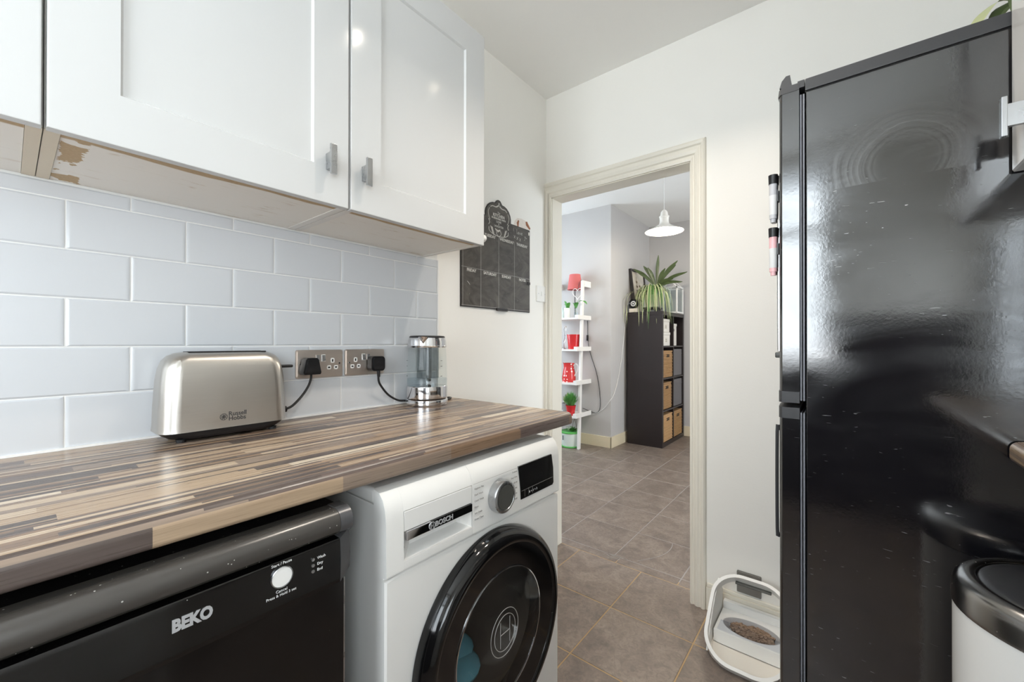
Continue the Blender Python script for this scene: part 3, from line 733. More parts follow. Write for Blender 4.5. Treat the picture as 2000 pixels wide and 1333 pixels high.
MB().box(0.5655, 0.5895, DY1 - 0.0078, DY1 - 0.0055, 0.11, 0.7205).build('door_edge', M['satin'], dd)
MB().box(0.06, 0.55, DY0 + 0.01, DY1 - 0.015, 0.0, 0.105).build('plinth', M['black_plastic'], dw)

# ------------------------------------------------------------------ washing machine
wm = thing('washing_machine', 'white front-loading washing machine with black round door under the worktop', 'washing machine', (0.3, 0.746, 0))
WY0, WY1 = 0.447, 1.046
ZS = 0.684
wb = MB().box(0.03, 0.588, WY0 + 0.003, WY0 + 0.008, 0.012, 0.812, 0.001).box(0.03, 0.588, WY1 - 0.008, WY1 - 0.003, 0.012, 0.812, 0.001)
wb.box(0.03, 0.035, WY0 + 0.008, WY1 - 0.008, 0.012, 0.812).box(0.035, 0.588, WY0 + 0.008, WY1 - 0.008, 0.012, 0.018).box(0.035, 0.559, WY0 + 0.008, WY1 - 0.008, 0.806, 0.812)
wb.box(0.575, 0.5875, WY0 + 0.008, WY1 - 0.008, 0.650, 0.684)
wb.build('body', M['white_enamel'], wm)
MB().box(0.025, 0.560, WY0 + 0.001, WY1 - 0.001, 0.8125, 0.8440, 0.008, 3).build('lid', M['white_enamel'], wm)
# front panel with a round opening for the door
def holed_panel(y0, y1, z0, z1, cy, cz_, r, xf, xbk, n=64):
    """flat panel with a round hole: outer boundary sampled to the same angles"""
    out, inn = [], []
    for k in range(n):
        a = 2 * PI * k / n; dy, dz = math.cos(a), math.sin(a)
        t = min((((y1 if dy > 0 else y0) - cy) / dy) if abs(dy) > 1e-9 else 1e9, (((z1 if dz > 0 else z0) - cz_) / dz) if abs(dz) > 1e-9 else 1e9)
        out.append((cy + dy * t, cz_ + dz * t)); inn.append((cy + dy * r, cz_ + dz * r))
    mb = MB()
    mb.loft([[(xbk, y, z) for y, z in out], [(xf - 0.004, y, z) for y, z in out], [(xf, y, z) for y, z in [(cy + (y - cy) * 0.988, cz_ + (z - cz_) * 0.992) for y, z in out]],
             [(xf, y, z) for y, z in inn], [(xf - 0.02, y, z) for y, z in inn]], cap=False)
    return mb
DCY, DCZ = 0.748, 0.430
holed_panel(WY0, WY1, 0.014, ZS - 0.002, DCY, DCZ, 0.215, 0.600, 0.588).build('front_panel', M['white_enamel'], wm, 25)
cprof = [(0.560, ZS), (0.6015, ZS), (0.6030, ZS + 0.004), (0.6010, 0.790), (0.5980, 0.812), (0.5905, 0.830), (0.5780, 0.8415), (0.5600, 0.8455)]
cp = MB()
cp.loft(sweep_y(cprof, WY0, 0.487)).loft(sweep_y(cprof, 0.6765, WY1))
up = [(0.560, 0.800)] + [(0.6006, 0.800)] + cprof[4:]
cp.loft(sweep_y(up, 0.4871, 0.6760)).loft(sweep_y([(0.560, ZS), (0.6015, ZS), (0.6030, ZS + 0.004), (0.6026, 0.7035), (0.560, 0.7035)], 0.4871, 0.6760))
cp = cp.build('control_panel', M['white_enamel'], wm, 30)
dr = MB().box(0.575, 0.6012, 0.4885, 0.6745, 0.7595, 0.7985, 0.0012)
# scooped recess under the grip
dr.loft([[(0.6008, 0.4885, 0.7045), (0.6008, 0.6745, 0.7045), (0.6008, 0.6745, 0.7595), (0.6008, 0.4885, 0.7595)],
         [(0.574, 0.520, 0.716), (0.574, 0.652, 0.716), (0.574, 0.652, 0.7590), (0.574, 0.520, 0.7590)]], cap=False)
dr.box(0.562, 0.574, 0.515, 0.657, 0.71, 0.7595)
dr = dr.build('detergent_drawer', M['white_enamel'], wm, 20)
MB().box(0.5900, 0.6065, 0.4905, 0.5530, 0.7420, 0.7595, 0.0014).build('grip', M['chrome'], dr)
MB().box(0.5900, 0.6060, 0.5531, 0.6725, 0.7420, 0.7595, 0.0014).build('grip', M['black_gloss'], dr)
text('lettering', 'BOSCH', 0.0145, (0.6066, 0.587, 0.7505), M['print_silver'], dr, weight=0.0005, xs=1.05)
lm = frame('+x', (0.6066, 0.5535, 0.7507))
MB().lathe([(0.0082, 0), (0.0082, 0.0012), (0.0068, 0.0012), (0.0068, 0)], 24, mtx=lm, cap=False).box(0.6066, 0.6074, 0.5503, 0.5513, 0.7460, 0.7554).box(0.6066, 0.6074, 0.5557, 0.5567, 0.7460, 0.7554).box(0.6066, 0.6074, 0.5503, 0.5567, 0.7502, 0.7512).build('emblem', M['print_silver'], dr)
km = frame('+x', (0.6015, 0.7700, 0.7505))
kb = MB().lathe([(0.0405, 0), (0.0400, 0.018), (0.0385, 0.0225), (0.0355, 0.0245), (0.0315, 0.0245), (0.0305, 0.0228), (0, 0.0228)], 48, mtx=km).build('program_knob', M['satin'], cp)
MB().lathe([(0.0303, 0.0215), (0.0301, 0.0238), (0, 0.0238)], 40, mtx=km).build('knob_face', M['dark_grey'], kb)
MB().box(0.6265, 0.6268, 0.7692, 0.7708, 0.7800, 0.7865).build('pointer_line', M['print_dark'], kb)
dsp = [(0.8475, 0.8025), (0.8525, 0.770), (0.8560, 0.742), (0.8575, 0.7125), (1.009, 0.7125), (1.0145, 0.718), (1.013, 0.760), (1.004, 0.8025)]
MB().prism(dsp, frame('+x', (0.5995, 0, 0)), 0.0042).build('display', M['black_gloss'], cp)
text('icons', '%  =  1  +  2', 0.0075, (0.6040, 0.912, 0.7235), M['print_white'], cp)
MB().box(0.6037, 0.6039, 0.860, 1.010, 0.7345, 0.7350).box(0.6037, 0.6039, 0.8745, 0.8750, 0.716, 0.734).box(0.6037, 0.6039, 0.892, 0.8925, 0.716, 0.734).box(0.6037, 0.6039, 0.9095, 0.910, 0.716, 0.734).build('key_lines', M['print_grey'], cp)
for k, s in enumerate(('Hygiene Plus', 'Dark Wash', 'Quick Wash', 'Rinse', 'Spin Drain', 'Drum Clean')):
    text('lettering', s, 0.0062, (0.6030, 0.682, 0.789 - k * 0.0142), M['print_grey'], cp, align='LEFT')
for k, s in enumerate(('Cottons', 'Easy-Care', 'Eco 40-60', 'Delicates', 'Shirts', 'Wool')):
    text('lettering', s, 0.0062, (0.6030, 0.842, 0.793 - k * 0.0142), M['print_grey'], cp, align='RIGHT')
MB().box(0.6022, 0.6030, 0.6788, 0.8475, 0.8005, 0.8010).build('key_lines', M['print_grey'], cp)
# round door
T = frame('+x', (0, DCY, DCZ))
door = MB().lathe([(0.212, 0.585), (0.2440, 0.603), (0.2445, 0.612), (0.2420, 0.625), (0.2360, 0.636), (0.2280, 0.643), (0.2200, 0.6445), (0.2120, 0.642), (0.2100, 0.640),
                   (0.2090, 0.6385), (0.1560, 0.6330), (0.1540, 0.6320), (0.1540, 0.600)], 96, mtx=T, cap=False).build('door', M['black_gloss'], wm, 40)
MB().lathe([(0.1545, 0.6318), (0.1537, 0.6350), (0.1515, 0.6352), (0.1508, 0.6318)], 96, mtx=T, cap=False).build('door_ring', M['chrome'], door)
MB().lathe([(0.1512, 0.6325), (0.150, 0.6340), (0.10, 0.6400), (0.05, 0.6425), (0.001, 0.6430)], 64, mtx=T, cap=False).build('door_glass', M['door_glass'], door)
MB().lathe([(0.1520, 0.6280), (0.146, 0.605), (0.138, 0.575), (0.120, 0.545), (0.07, 0.528), (0.001, 0.524)], 64, mtx=T, cap=False).build('glass_bowl', M['door_glass'], door)
em = MB().tube([(0.6432, 0.745 + 0.050 * math.cos(a), 0.442 + 0.054 * math.sin(a)) for a in [2 * PI * k / 48 for k in range(48)]], 0.0007, 5, closed=True)
em.tube([(0.6437, 0.745 + 0.038 * math.cos(a), 0.442 + 0.041 * math.sin(a)) for a in [2 * PI * k / 48 for k in range(48)]], 0.0007, 5, closed=True)
for y in (0.728, 0.762): em.tube([(0.6440, y, 0.412), (0.6440, y, 0.472)], 0.0007, 5)
em.tube([(0.6440, 0.728, 0.442), (0.6440, 0.762, 0.442)], 0.0007, 5)
em.build('etched_emblem', M['print_grey'], door)
drum = MB().lathe([(0.205, 0.586), (0.200, 0.560), (0.205, 0.535), (0.212, 0.50), (0.212, 0.22), (0.02, 0.19), (0.001, 0.19)], 64, mtx=T, cap=False).build('drum', mat('drum_steel', srgb(120, 112, 106), 0.4, 0.6, var=0.1), wm)
cl = MB()
for k in range(9):
    cl.sphere((0.46 + random.uniform(-.06, .05), 0.645 + random.uniform(-.04, .11), 0.285 + random.uniform(0, .07)), 0.05, (random.uniform(.7, 1.2), random.uniform(.8, 1.3), random.uniform(.35, .7)))
tag(cl.build('laundry', M['blue_cloth']), 'blue laundry lying in the washing machine drum', 'laundry')

# ------------------------------------------------------------------ toaster
def toaster():
    t = thing('toaster', 'brushed steel long-slot toaster on a black base beside the tiled wall', 'toaster', (0.07, 0.342, 0.904))
    cx, y0, y1 = 0.072, 0.206, 0.470
    cyy = (y0 + y1) / 2
    def rings(f, zlist):
        R = []
        for z, inx, iny in zlist:
            w, h = 0.118 * f - 2 * inx, (y1 - y0) - 2 * iny
            R.append([(cx + px, cyy + py, z) for px, py in rrect(w, h, min(0.034, w / 2 - 0.001), 8)])
        return R
    zl = [(0.928, -0.001, -0.001), (0.94, 0, 0), (0.98, 0.0005, 0.001), (1.04, 0.003, 0.004), (1.07, 0.006, 0.008), (1.088, 0.011, 0.014), (1.098, 0.018, 0.022), (1.104, 0.027, 0.034), (1.1065, 0.040, 0.048)]
    def part(name, f, lo, hi):
        b = bmesh.new(); me = bpy.data.meshes.new('t')
        mb = MB().loft(rings(f, zl))
        for yy, nrm in ((lo, -1), (hi, 1)):
            if yy is None: continue
            r = bmesh.ops.bisect_plane(mb.bm, geom=mb.bm.verts[:] + mb.bm.edges[:] + mb.bm.faces[:], plane_co=(0, yy, 0), plane_no=(0, nrm, 0), clear_outer=True)
        b.free(); bpy.data.meshes.remove(me)
        return mb.build(name, M['steel'], t, 50)
    part('end_cap', 0.985, None, 0.2440)
    part('side_panel', 1.0, 0.2436, 0.4500)
    part('end_cap', 0.985, 0.4496, None)
    MB().loft([[(cx + a, cyy + b_, z) for a, b_ in rrect(w, h, min(0.042, w / 2 - 0.002), 8)] for z, w, h in ((0.909, 0.094, 0.200), (0.912, 0.104, 0.222), (0.920, 0.114, 0.246), (0.9285, 0.119, 0.2575))]).build('base', M['black_plastic'], t)
    for yy in (0.246, 0.436):
        for xx in (0.038, 0.108):
            MB().cyl((xx, yy, 0.9042), (xx, yy, 0.911), 0.0085, 0.0095, 16).build('foot', M['rubber'], t)
    for xx in (0.056, 0.088):
        MB().box(xx - 0.009, xx + 0.009, 0.262, 0.425, 1.1050, 1.1078, 0.0012).build('slot', M['dark_hole'], t)
    lv = MB().box(0.060, 0.084, 0.4655, 0.4985, 1.0605, 1.0685, 0.003, 3).build('lever', M['black_plastic'], t)
    MB().box(0.0695, 0.0745, 0.4655, 0.4695, 0.96, 1.07).build('lever_slot', M['dark_hole'], t)
    xf = cx + 0.0592
    mt = Matrix.Translation((xf - 0.0004, 0, 0)) @ frame('+x', (0, 0, 0))
    text('lettering', 'Russell', 0.0145, (xf, 0.3310, 0.9590), M['print_dark'], t, align='LEFT', weight=0.0002, xs=0.95)
    text('lettering', 'Hobbs', 0.0145, (xf, 0.3310, 0.9480), M['print_dark'], t, align='LEFT', weight=0.0002, xs=0.95)
    em = MB().lathe([(0.0078, 0), (0.0078, 0.0005), (0.0068, 0.0005), (0.0068, 0)], 28, mtx=frame('+x', (xf, 0.3215, 0.9535)), cap=False)
    for a in (0.35, 1.1, 1.8, 2.6):
        em.box(-0.0003, 0.0004, -0.0066, 0.0066, -0.0005, 0.0005, mtx=Matrix.Translation((xf, 0.3215, 0.9535)) @ Matrix.Rotation(a, 4, 'X'))
    em.lathe([(0.0040, 0), (0.0040, 0.0005), (0.0032, 0.0005), (0.0032, 0)], 20, mtx=frame('+x', (xf, 0.3215, 0.9535)), cap=False)
    em.build('emblem', M['print_dark'], t)
    MB().cyl((0.088, 0.468, 0.948), (0.088, 0.478, 0.948), 0.0095, 0.0080, 18).build('cord_guard', M['black_plastic'], t)
    cd = MB().tube([(0.088, 0.476, 0.948), (0.075, 0.500, 0.953), (0.052, 0.535, 0.974), (0.038, 0.560, 1.000), (0.033, 0.570, 1.022), (0.033, 0.5705, 1.036)], 0.0034, 10, 6).build('cord', M['rubber'], t)
    pl = [(-0.024, -0.024), (0.024, -0.024), (0.0265, -0.018), (0.019, 0.020), (0.014, 0.0255), (-0.014, 0.0255), (-0.019, 0.020), (-0.0265, -0.018)]
    MB().prism(pl, frame('+x', (0.0135, 0.5705, 1.0575)), 0.034, 0.005).build('plug', M['black_plastic'], cd)
    return t
toaster()

# ------------------------------------------------------------------ kettle and its base
KX, KY = 0.086, 0.966
kt = thing('kettle', 'glass and chrome kettle with black lid at the worktop end', 'kettle', (KX, KY, 0.916))
def kl(prof, n=56): return MB().lathe(prof, n, center=(KX, KY, 0), cap=False)
kl([(0.0, 0.9275), (0.068, 0.9275), (0.0735, 0.930), (0.0745, 0.936), (0.0738, 0.970), (0.0715, 0.9735), (0.0, 0.974)]).build('metal_base', M['chrome'], kt)
kl([(0.0715, 0.974), (0.0725, 1.00), (0.0712, 1.05), (0.0690, 1.09), (0.0665, 1.116)]).build('glass_body', M['glass'], kt)
kl([(0.0700, 0.9745), (0.0712, 0.998), (0.0711, 0.999), (0.0, 0.999)]).build('water', M['water'], kt)
tp = kl([(0.0700, 1.112), (0.0712, 1.1165), (0.0695, 1.119), (0.0685, 1.135), (0.0655, 1.146), (0.0630, 1.1475), (0.0, 1.1475)])
tp.build('rim_band', M['chrome'], kt)
kl([(0.0640, 1.1465), (0.0640, 1.1500), (0.0610, 1.1535), (0.045, 1.1545), (0.0, 1.1548)]).build('lid', M['black_plastic'], kt)
sd = Vector((0.62, -0.78, 0)).normalized(); sp = Vector((-sd.y, sd.x, 0))
def kp(a, b_, z): v = Vector((KX, KY, z)) + sd * a + sp * b_; return tuple(v)
spo = MB().loft([[kp(0.058, -0.020, 1.147), kp(0.058, 0.020, 1.147), kp(0.060, 0.0, 1.120)], [kp(0.0735, -0.016, 1.149), kp(0.0735, 0.016, 1.149), kp(0.0715, 0.0, 1.1255)], [kp(0.084, -0.004, 1.1505), kp(0.084, 0.004, 1.1505), kp(0.081, 0.0, 1.143)]])
spo.build('spout', M['chrome'], kt)
MB().loft([[kp(0.060, -0.0165, 1.1478), kp(0.060, 0.0165, 1.1478), kp(0.060, 0, 1.1476)], [kp(0.0722, -0.0145, 1.1500), kp(0.0722, 0.0145, 1.1500), kp(0.0742, 0, 1.1290)]]).build('spout_mouth', M['dark_hole'], kt)
# filter cage and dark handle seen through the glass
MB().loft([[kp(-0.010 + 0.038 * math.cos(a), 0.040 * math.sin(a), z) for a in [2 * PI * k / 28 for k in range(28)]] for z in (1.0, 1.055, 1.11)]).build('inner_filter', M['smoke_glass'], kt)
hb = Vector((-0.72, 0.69, 0)).normalized()
hc = lambda r, z: (KX + hb.x * r, KY + hb.y * r, z)
MB().tube([hc(0.066, 1.135), hc(0.085, 1.132), hc(0.098, 1.112), hc(0.099, 1.06), hc(0.092, 1.01), hc(0.074, 0.985)], 0.0095, 12, 5).build('handle', M['dark_grey'], kt)
for z, s in ((1.065, '1.7'), (1.045, '1.5'), (1.010, '1.0')):
    for ang in (-1.35, 0.75):
        v = Vector((1.18, -0.966, 0)).normalized(); v = Matrix.Rotation(ang, 3, 'Z') @ v
        MB().box(-0.004, 0.004, -0.0003, 0.0003, -0.0009, 0.0009, mtx=Matrix.Translation(Vector((KX, KY, z)) + v * 0.0724) @ Matrix.Rotation(math.atan2(v.y, v.x) + PI / 2, 4, 'Z')).build('level_mark', M['print_dark'], kt)
kb = thing('kettle_stand', 'round chrome power base under the glass kettle with black cord', 'kettle base', (KX, KY, 0.904))
kl([(0.0, 0.9045), (0.073, 0.9045), (0.0745, 0.9065), (0.0750, 0.914), (0.0738, 0.924), (0.071, 0.9268), (0.0, 0.9268)]).build('power_base', M['chrome'], kb)
kl([(0.0, 0.9041), (0.0722, 0.9041), (0.0730, 0.9060), (0.0, 0.9062)]).build('foot_ring', M['rubber'], kb)
cd = MB().tube([(0.036, 0.797, 1.030), (0.033, 0.799, 1.000), (0.026, 0.814, 0.978), (0.020, 0.846, 0.945), (0.020, 0.885, 0.922), (0.026, 0.915, 0.917)], 0.0036, 10, 6)
MB().tube([(0.030, 1.012, 0.912), (0.014, 1.060, 0.910), (0.020, 1.100, 0.9085), (0.046, 1.118, 0.9085), (0.066, 1.085, 0.9085), (0.072, 1.04, 0.910)], 0.0036, 10, 6).build('cord', M['rubber'], kb)
cd = cd.build('cord', M['rubber'], kb)
MB().prism(rrect(0.052, 0.050, 0.012, 5), frame('+x', (0.0135, 0.7945, 1.0575)), 0.031, 0.006).cyl((0.036, 0.7965, 1.034), (0.035, 0.798, 1.012), 0.0062, 0.0048, 14).build('plug', M['black_plastic'], cd)

# ------------------------------------------------------------------ sockets and switch
def double_socket(yc, label, mirror):
    s = thing('double_socket', label, 'socket', (0.0, yc, 1.0635), 'brushed steel double sockets')
    zc = 1.0635
    p = MB().prism(rrect(0.146, 0.086, 0.006, 4), frame('+x', (0.0004, yc, zc)), 0.0085, 0.004)
    p.build('face_plate', M['plate_steel'], s)
    sg = -1 if mirror else 1
    for k in (-1, 1):
        sw = MB().box(0.0082, 0.0095, yc + k * 0.0088 - 0.0068, yc + k * 0.0088 + 0.0068, zc + 0.0060, zc + 0.0285, 0.0008).build('switch_surround', M['white_plastic'] if k == sg else M['plate_steel'], s)
        MB().loft([[(0.0092, yc + k * 0.0088 - 0.0055, zc + 0.0078), (0.0092, yc + k * 0.0088 + 0.0055, zc + 0.0078), (0.0092, yc + k * 0.0088 + 0.0055, zc + 0.0270), (0.0092, yc + k * 0.0088 - 0.0055, zc + 0.0270)],
                   [(0.0135, yc + k * 0.0088 - 0.0050, zc + 0.0084), (0.0135, yc + k * 0.0088 + 0.0050, zc + 0.0084), (0.0102, yc + k * 0.0088 + 0.0050, zc + 0.0264), (0.0102, yc + k * 0.0088 - 0.0050, zc + 0.0264)]]).build('rocker', M['satin'], sw)
        oy = yc + k * 0.038
        for dy, dz, w, h in ((0, 0.0090, 0.0045, 0.0085), (-0.0112, -0.0125, 0.0068, 0.0044), (0.0112, -0.0125, 0.0068, 0.0044)):
            ins = MB().prism(rrect(0.0125 if dy == 0 else 0.0135, 0.0155 if dy == 0 else 0.0130, 0.004, 4), frame('+x', (0.0085, oy + dy, zc + dz)), 0.0008).build('pin_insert', M['white_plastic'], s)
            MB().box(0.0086, 0.00955, oy + dy - w / 2, oy + dy + w / 2, zc + dz - h / 2, zc + dz + h / 2).build('pin_hole', M['dark_hole'], ins)
        MB().lathe([(0.0032, 0), (0.0030, 0.0012), (0.0, 0.0014)], 14, mtx=frame('+x', (0.0087, yc + k * 0.0602, zc))).build('screw', M['chrome'], s)
double_socket(0.6108, 'brushed steel double socket on the tiles nearer the toaster', False)
double_socket(0.7655, 'brushed steel double socket on the tiles nearer the kettle', True)

ls = thing('light_switch', 'white single light switch on the wall in the corner by the doorway', 'light switch', (-0.006, 1.822, 1.394))
MB().prism(rrect(0.086, 0.086, 0.003, 3), frame('+x', (-0.0078, 1.822, 1.394)), 0.0085, 0.002).build('face_plate', M['white_plastic'], ls)
MB().box(0.0005, 0.0035, 1.8165, 1.8275, 1.383, 1.405, 0.001).build('rocker', M['white_plastic'], ls)
for dy in (-0.030, 0.030):
    MB().lathe([(0.003, 0), (0.0, 0.0008)], 12, mtx=frame('+x', (0.0006, 1.822 + dy, 1.394))).build('screw', M['satin'], ls)

# ------------------------------------------------------------------ chalkboard planner
cb = thing('chalkboard_planner', 'black chalkboard week planner with arched top on the white wall', 'chalkboard', (-0.006, 1.4675, 1.285))
def board_outline(off=0.0):
    yl, yr, zb, zs = 1.219 + off, 1.716 - off, 1.286 + off, 1.716 - off
    pts = [(yl, zb), (yr, zb), (yr, zs)]
    R = []
    for dy, z in ((0.092, 1.716), (0.0925, 1.735), (0.088, 1.752), (0.076, 1.770), (0.060, 1.782), (0.044, 1.788), (0.026, 1.790), (0.020, 1.797), (0.014, 1.804), (0.006, 1.8075)):
        R.append((dy - off, z - off))
    for dy, z in R: pts.append((1.4675 + dy, z))
    for dy, z in reversed(R): pts.append((1.4675 - dy, z))
    pts.append((yl, zs))
    return pts
MB().prism(board_outline(), frame('+x', (-0.0079, 0, 0)), 0.0052).build('rim', M['board_rim'], cb)
MB().prism(board_outline(0.004), frame('+x', (-0.0030, 0, 0)), 0.0010).build('board', M['board'], cb)
gl = MB()
for y in (1.231, 1.344, 1.4675, 1.587): gl.box(-0.0020, -0.0016, y - 0.0008, y + 0.0008, 1.290, 1.632)
gl.box(-0.0020, -0.0016, 1.223, 1.712, 1.4588, 1.4603).box(-0.0020, -0.0016, 1.223, 1.712, 1.2925, 1.2940)
gl.build('grid_lines', M['print_grey'], cb)
xb = -0.0018
for s, y, z in (('MONDAY', 1.288, 1.624), ('TUESDAY', 1.406, 1.624), ('WEDNESDAY', 1.527, 1.624), ('THURSDAY', 1.648, 1.624), ('FRIDAY', 1.284, 1.448), ('SATURDAY', 1.406, 1.448), ('SUNDAY', 1.525, 1.448), ('NOTES', 1.652, 1.448)):
    text('lettering', s, 0.0185, (xb, y, z), M['chalk'], cb, weight=0.0004, xs=0.95)
text('lettering', 'The', 0.012, (xb, 1.4675, 1.7455), M['chalk'], cb)
text('lettering', 'KITCHEN', 0.020, (xb, 1.4675, 1.731), M['chalk'], cb, weight=0.0005)
text('lettering', 'IS SEASONED WITH', 0.0115, (xb, 1.4675, 1.7165), M['chalk'], cb, weight=0.0003)
text('lettering', 'LOVE', 0.015, (xb, 1.4675, 1.7020), M['chalk'], cb)
text('lettering', '&', 0.011, (xb, 1.4675, 1.6915), M['chalk'], cb)
text('lettering', 'LAUGHTER', 0.0135, (xb, 1.4675, 1.6805), M['chalk'], cb)
orn = MB()
for sgn in (-1, 1):
    Y = lambda d: 1.4675 + sgn * d
    orn.tube([(xb, Y(0.004), 1.7790), (xb, Y(0.022), 1.7700), (xb, Y(0.045), 1.7700), (xb, Y(0.060), 1.762)], lambda t: 0.0036 - 0.002 * t, 6, 4)
    orn.tube([(xb, Y(0.066), 1.756), (xb, Y(0.075), 1.738), (xb, Y(0.070), 1.715), (xb, Y(0.062), 1.702)], 0.0014, 6, 4)
    orn.tube([(xb, Y(0.073), 1.705), (xb, Y(0.066), 1.69), (xb, Y(0.072), 1.678)], 0.0018, 6, 4)
    orn.tube([(xb, Y(0.070), 1.668), (xb, Y(0.068), 1.652), (xb, Y(0.045), 1.640), (xb, Y(0.0), 1.633)], 0.0016, 6, 4)
    orn.tube([(xb, Y(0.0), 1.633), (xb, Y(0.016), 1.645), (xb, Y(0.012), 1.660), (xb, Y(0.004), 1.664)], 0.0014, 6, 4)
    for k in range(6):
        z = 1.674 - k * 0.006; d = 0.058 - k * 0.003
        orn.tube([(xb, Y(d - 0.012 + k * 0.0008), z - 0.007), (xb, Y(d + 0.004), z)], lambda t: 0.0026 * (1 - t) + 0.0008, 6)
orn.tube([(xb, 1.4675, 1.782), (xb, 1.4675, 1.793)], 0.003, 6)
orn.tube([(xb, 1.440, 1.668), (xb, 1.452, 1.660), (xb, 1.464, 1.658), (xb, 1.476, 1.668)], lambda t: 0.0015 + 0.0035 * math.sin(PI * t), 6, 4)
orn.build('ornament', M['chalk'], cb)
hand = MB()
def stroke(*pts): hand.tube([(xb, y, z) for y, z in pts], 0.0009, 5, 4)
stroke((1.580, 1.700), (1.581, 1.684)); stroke((1.604, 1.700), (1.606, 1.678), (1.609, 1.677))
stroke((1.620, 1.688), (1.614, 1.683), (1.616, 1.677), (1.622, 1.678), (1.622, 1.686), (1.620, 1.688))
stroke((1.628, 1.687), (1.632, 1.677), (1.637, 1.688)); stroke((1.642, 1.682), (1.649, 1.684), (1.647, 1.689), (1.643, 1.685), (1.644, 1.678), (1.651, 1.679))
stroke((1.668, 1.676), (1.673, 1.668), (1.679, 1.677)); stroke((1.679, 1.677), (1.672, 1.658), (1.666, 1.655)); stroke((1.685, 1.672), (1.683, 1.666), (1.690, 1.668))
hand.build('handwriting', M['chalk'], cb)['kind'] = 'stuff'; hand = MB()
for k in range(3):
    y = 1.588 + k * 0.022; z = 1.657 - k * 0.003
    stroke((y - 0.006, z + 0.007), (y + 0.006, z - 0.007)); stroke((y + 0.006, z + 0.007), (y - 0.006, z - 0.007))
hand.build('handwriting', M['chalk'], cb)['kind'] = 'stuff'; hand = MB()
stroke((1.258, 1.398), (1.266, 1.392), (1.274, 1.384))
hand.build('chalk_mark', M['chalk'], cb)
MB().box(-0.0022, 0.006, 1.448, 1.527, 1.280, 1.293, 0.002).build('chalk_tray', M['board_rim'], cb)
MB().box(-0.0022, 0.003, 1.690, 1.714, 1.430, 1.444, 0.002).build('clip', M['board_rim'], cb)
MB().box(-0.0022, -0.0012, 1.703, 1.711, 1.688, 1.704).build('sticker', M['card_white'], cb)

# ------------------------------------------------------------------ fridge freezer
fr = thing('fridge_freezer', 'tall black scratched fridge freezer standing right of the doorway', 'fridge', (1.47, 1.53, 0))
FY0, FY1 = 1.250, 1.800
FXB = 1.786
MB().box(1.197, FXB, FY0, FY1, 0.025, 1.757, 0.003).build('body', M['fridge'], fr)
MB().box(1.1955, FXB + 0.002, FY0 - 0.001, FY1 + 0.001, 1.7605, 1.7900, 0.002).build('top_panel', M['fridge_trim'], fr)
MB().box(1.1955, FXB, FY0 + 0.003, FY1 - 0.003, 1.757, 1.7605).build('top_gap', M['dark_hole'], fr)
MB().box(1.1800, 1.1945, FY0, FY0 + 0.10, 1.772, 1.7900, 0.001).build('hinge_cover', M['fridge_trim'], fr)
for x in (1.25, 1.72):
    for y in (1.30, 1.75): MB().cyl((x, y, 0), (x, y, 0.03), 0.018, n=14).build('foot', M['rubber'], fr)
def fridge_door(z0, z1, top_cap, bot_cap):
    x0, x1 = 1.1395, 1.1835
    prf = [(x1, FY0), (x1, FY1), (x0 + 0.010, FY1), (x0 + 0.002, FY1 - 0.008), (x0 - 0.002, FY1 - 0.06), (x0 - 0.002, FY0 + 0.06), (x0 + 0.001, FY0 + 0.010), (x0 + 0.004, FY0 + 0.003), (x0 + 0.008, FY0)]
    d = MB().loft([[(x, y, z) for x, y in prf] for z in (z0 + 0.028 * bot_cap, z1 - 0.028 * top_cap)]).build('door', M['fridge_door'], fr, 30)
    def capr(za, zb, sc):
        return MB().loft([[(x - (0.0015 if x < 1.18 else 0), y - (0.0012 if y < FY0 + 0.05 else -0.0012), z) for x, y in prf] for z in (za, zb)])
    if bot_cap: capr(z0, z0 + 0.028, 1).build('end_cap', M['fridge_trim'], d, 30)
    if top_cap: capr(z1 - 0.028, z1, 1).build('end_cap', M['fridge_trim'], d, 30)
    gk = MB()
    for x in (1.1845, 1.1905): gk.box(x, x + 0.004, FY0 + 0.004, FY1 - 0.004, z0 + 0.006, z1 - 0.012, 0.001)
    gk.build('gasket', M['gasket'], d)
    return d
du = fridge_door(0.978, 1.768, 0, 1)
dl = fridge_door(0.06, 0.966, 1, 0)
tc = MB().loft([[(x, y, z) for x, y in ((1.1835, FY0 - 0.001), (1.1835, FY1 + 0.001), (1.150, FY1 + 0.001), (1.138 + s_, FY1 - 0.01), (1.138 + s_, FY0 + 0.01), (1.144 + s_, FY0 - 0.001))] for z, s_ in ((1.768, 0.0), (1.785, 0.002))])
tc.loft([[(x, y, z) for x, y in ((1.1655 + t_, FY0 - 0.001), (1.1655 + t_, FY1 + 0.001), (1.140 + s_, FY1 + 0.001), (1.140 + s_, FY0 - 0.001))] for z, s_, t_ in ((1.785, 0.002, 0.003), (1.802, 0.007, 0.0), (1.812, 0.016, -0.001))])
tc.build('door_cap', M['fridge_trim'], du, 30)
MB().tube([(1.1330, 1.44, 1.10), (1.1240, 1.44, 1.11), (1.1215, 1.44, 1.14), (1.1215, 1.44, 1.46), (1.1240, 1.44, 1.49), (1.1330, 1.44, 1.50)], 0.005, 10, 4).build('handle', M['satin'], du)
MB().box(1.112, 1.138, 1.430, 1.450, 1.086, 1.102, 0.003).build('handle_bracket', M['dark_grey'], du)
MB().tube([(1.1375, 1.28, 0.900), (1.1330, 1.28, 0.895), (1.1330, 1.28, 0.64), (1.1375, 1.28, 0.63)], 0.004, 8, 4).build('handle', M['fridge_trim'], dl)

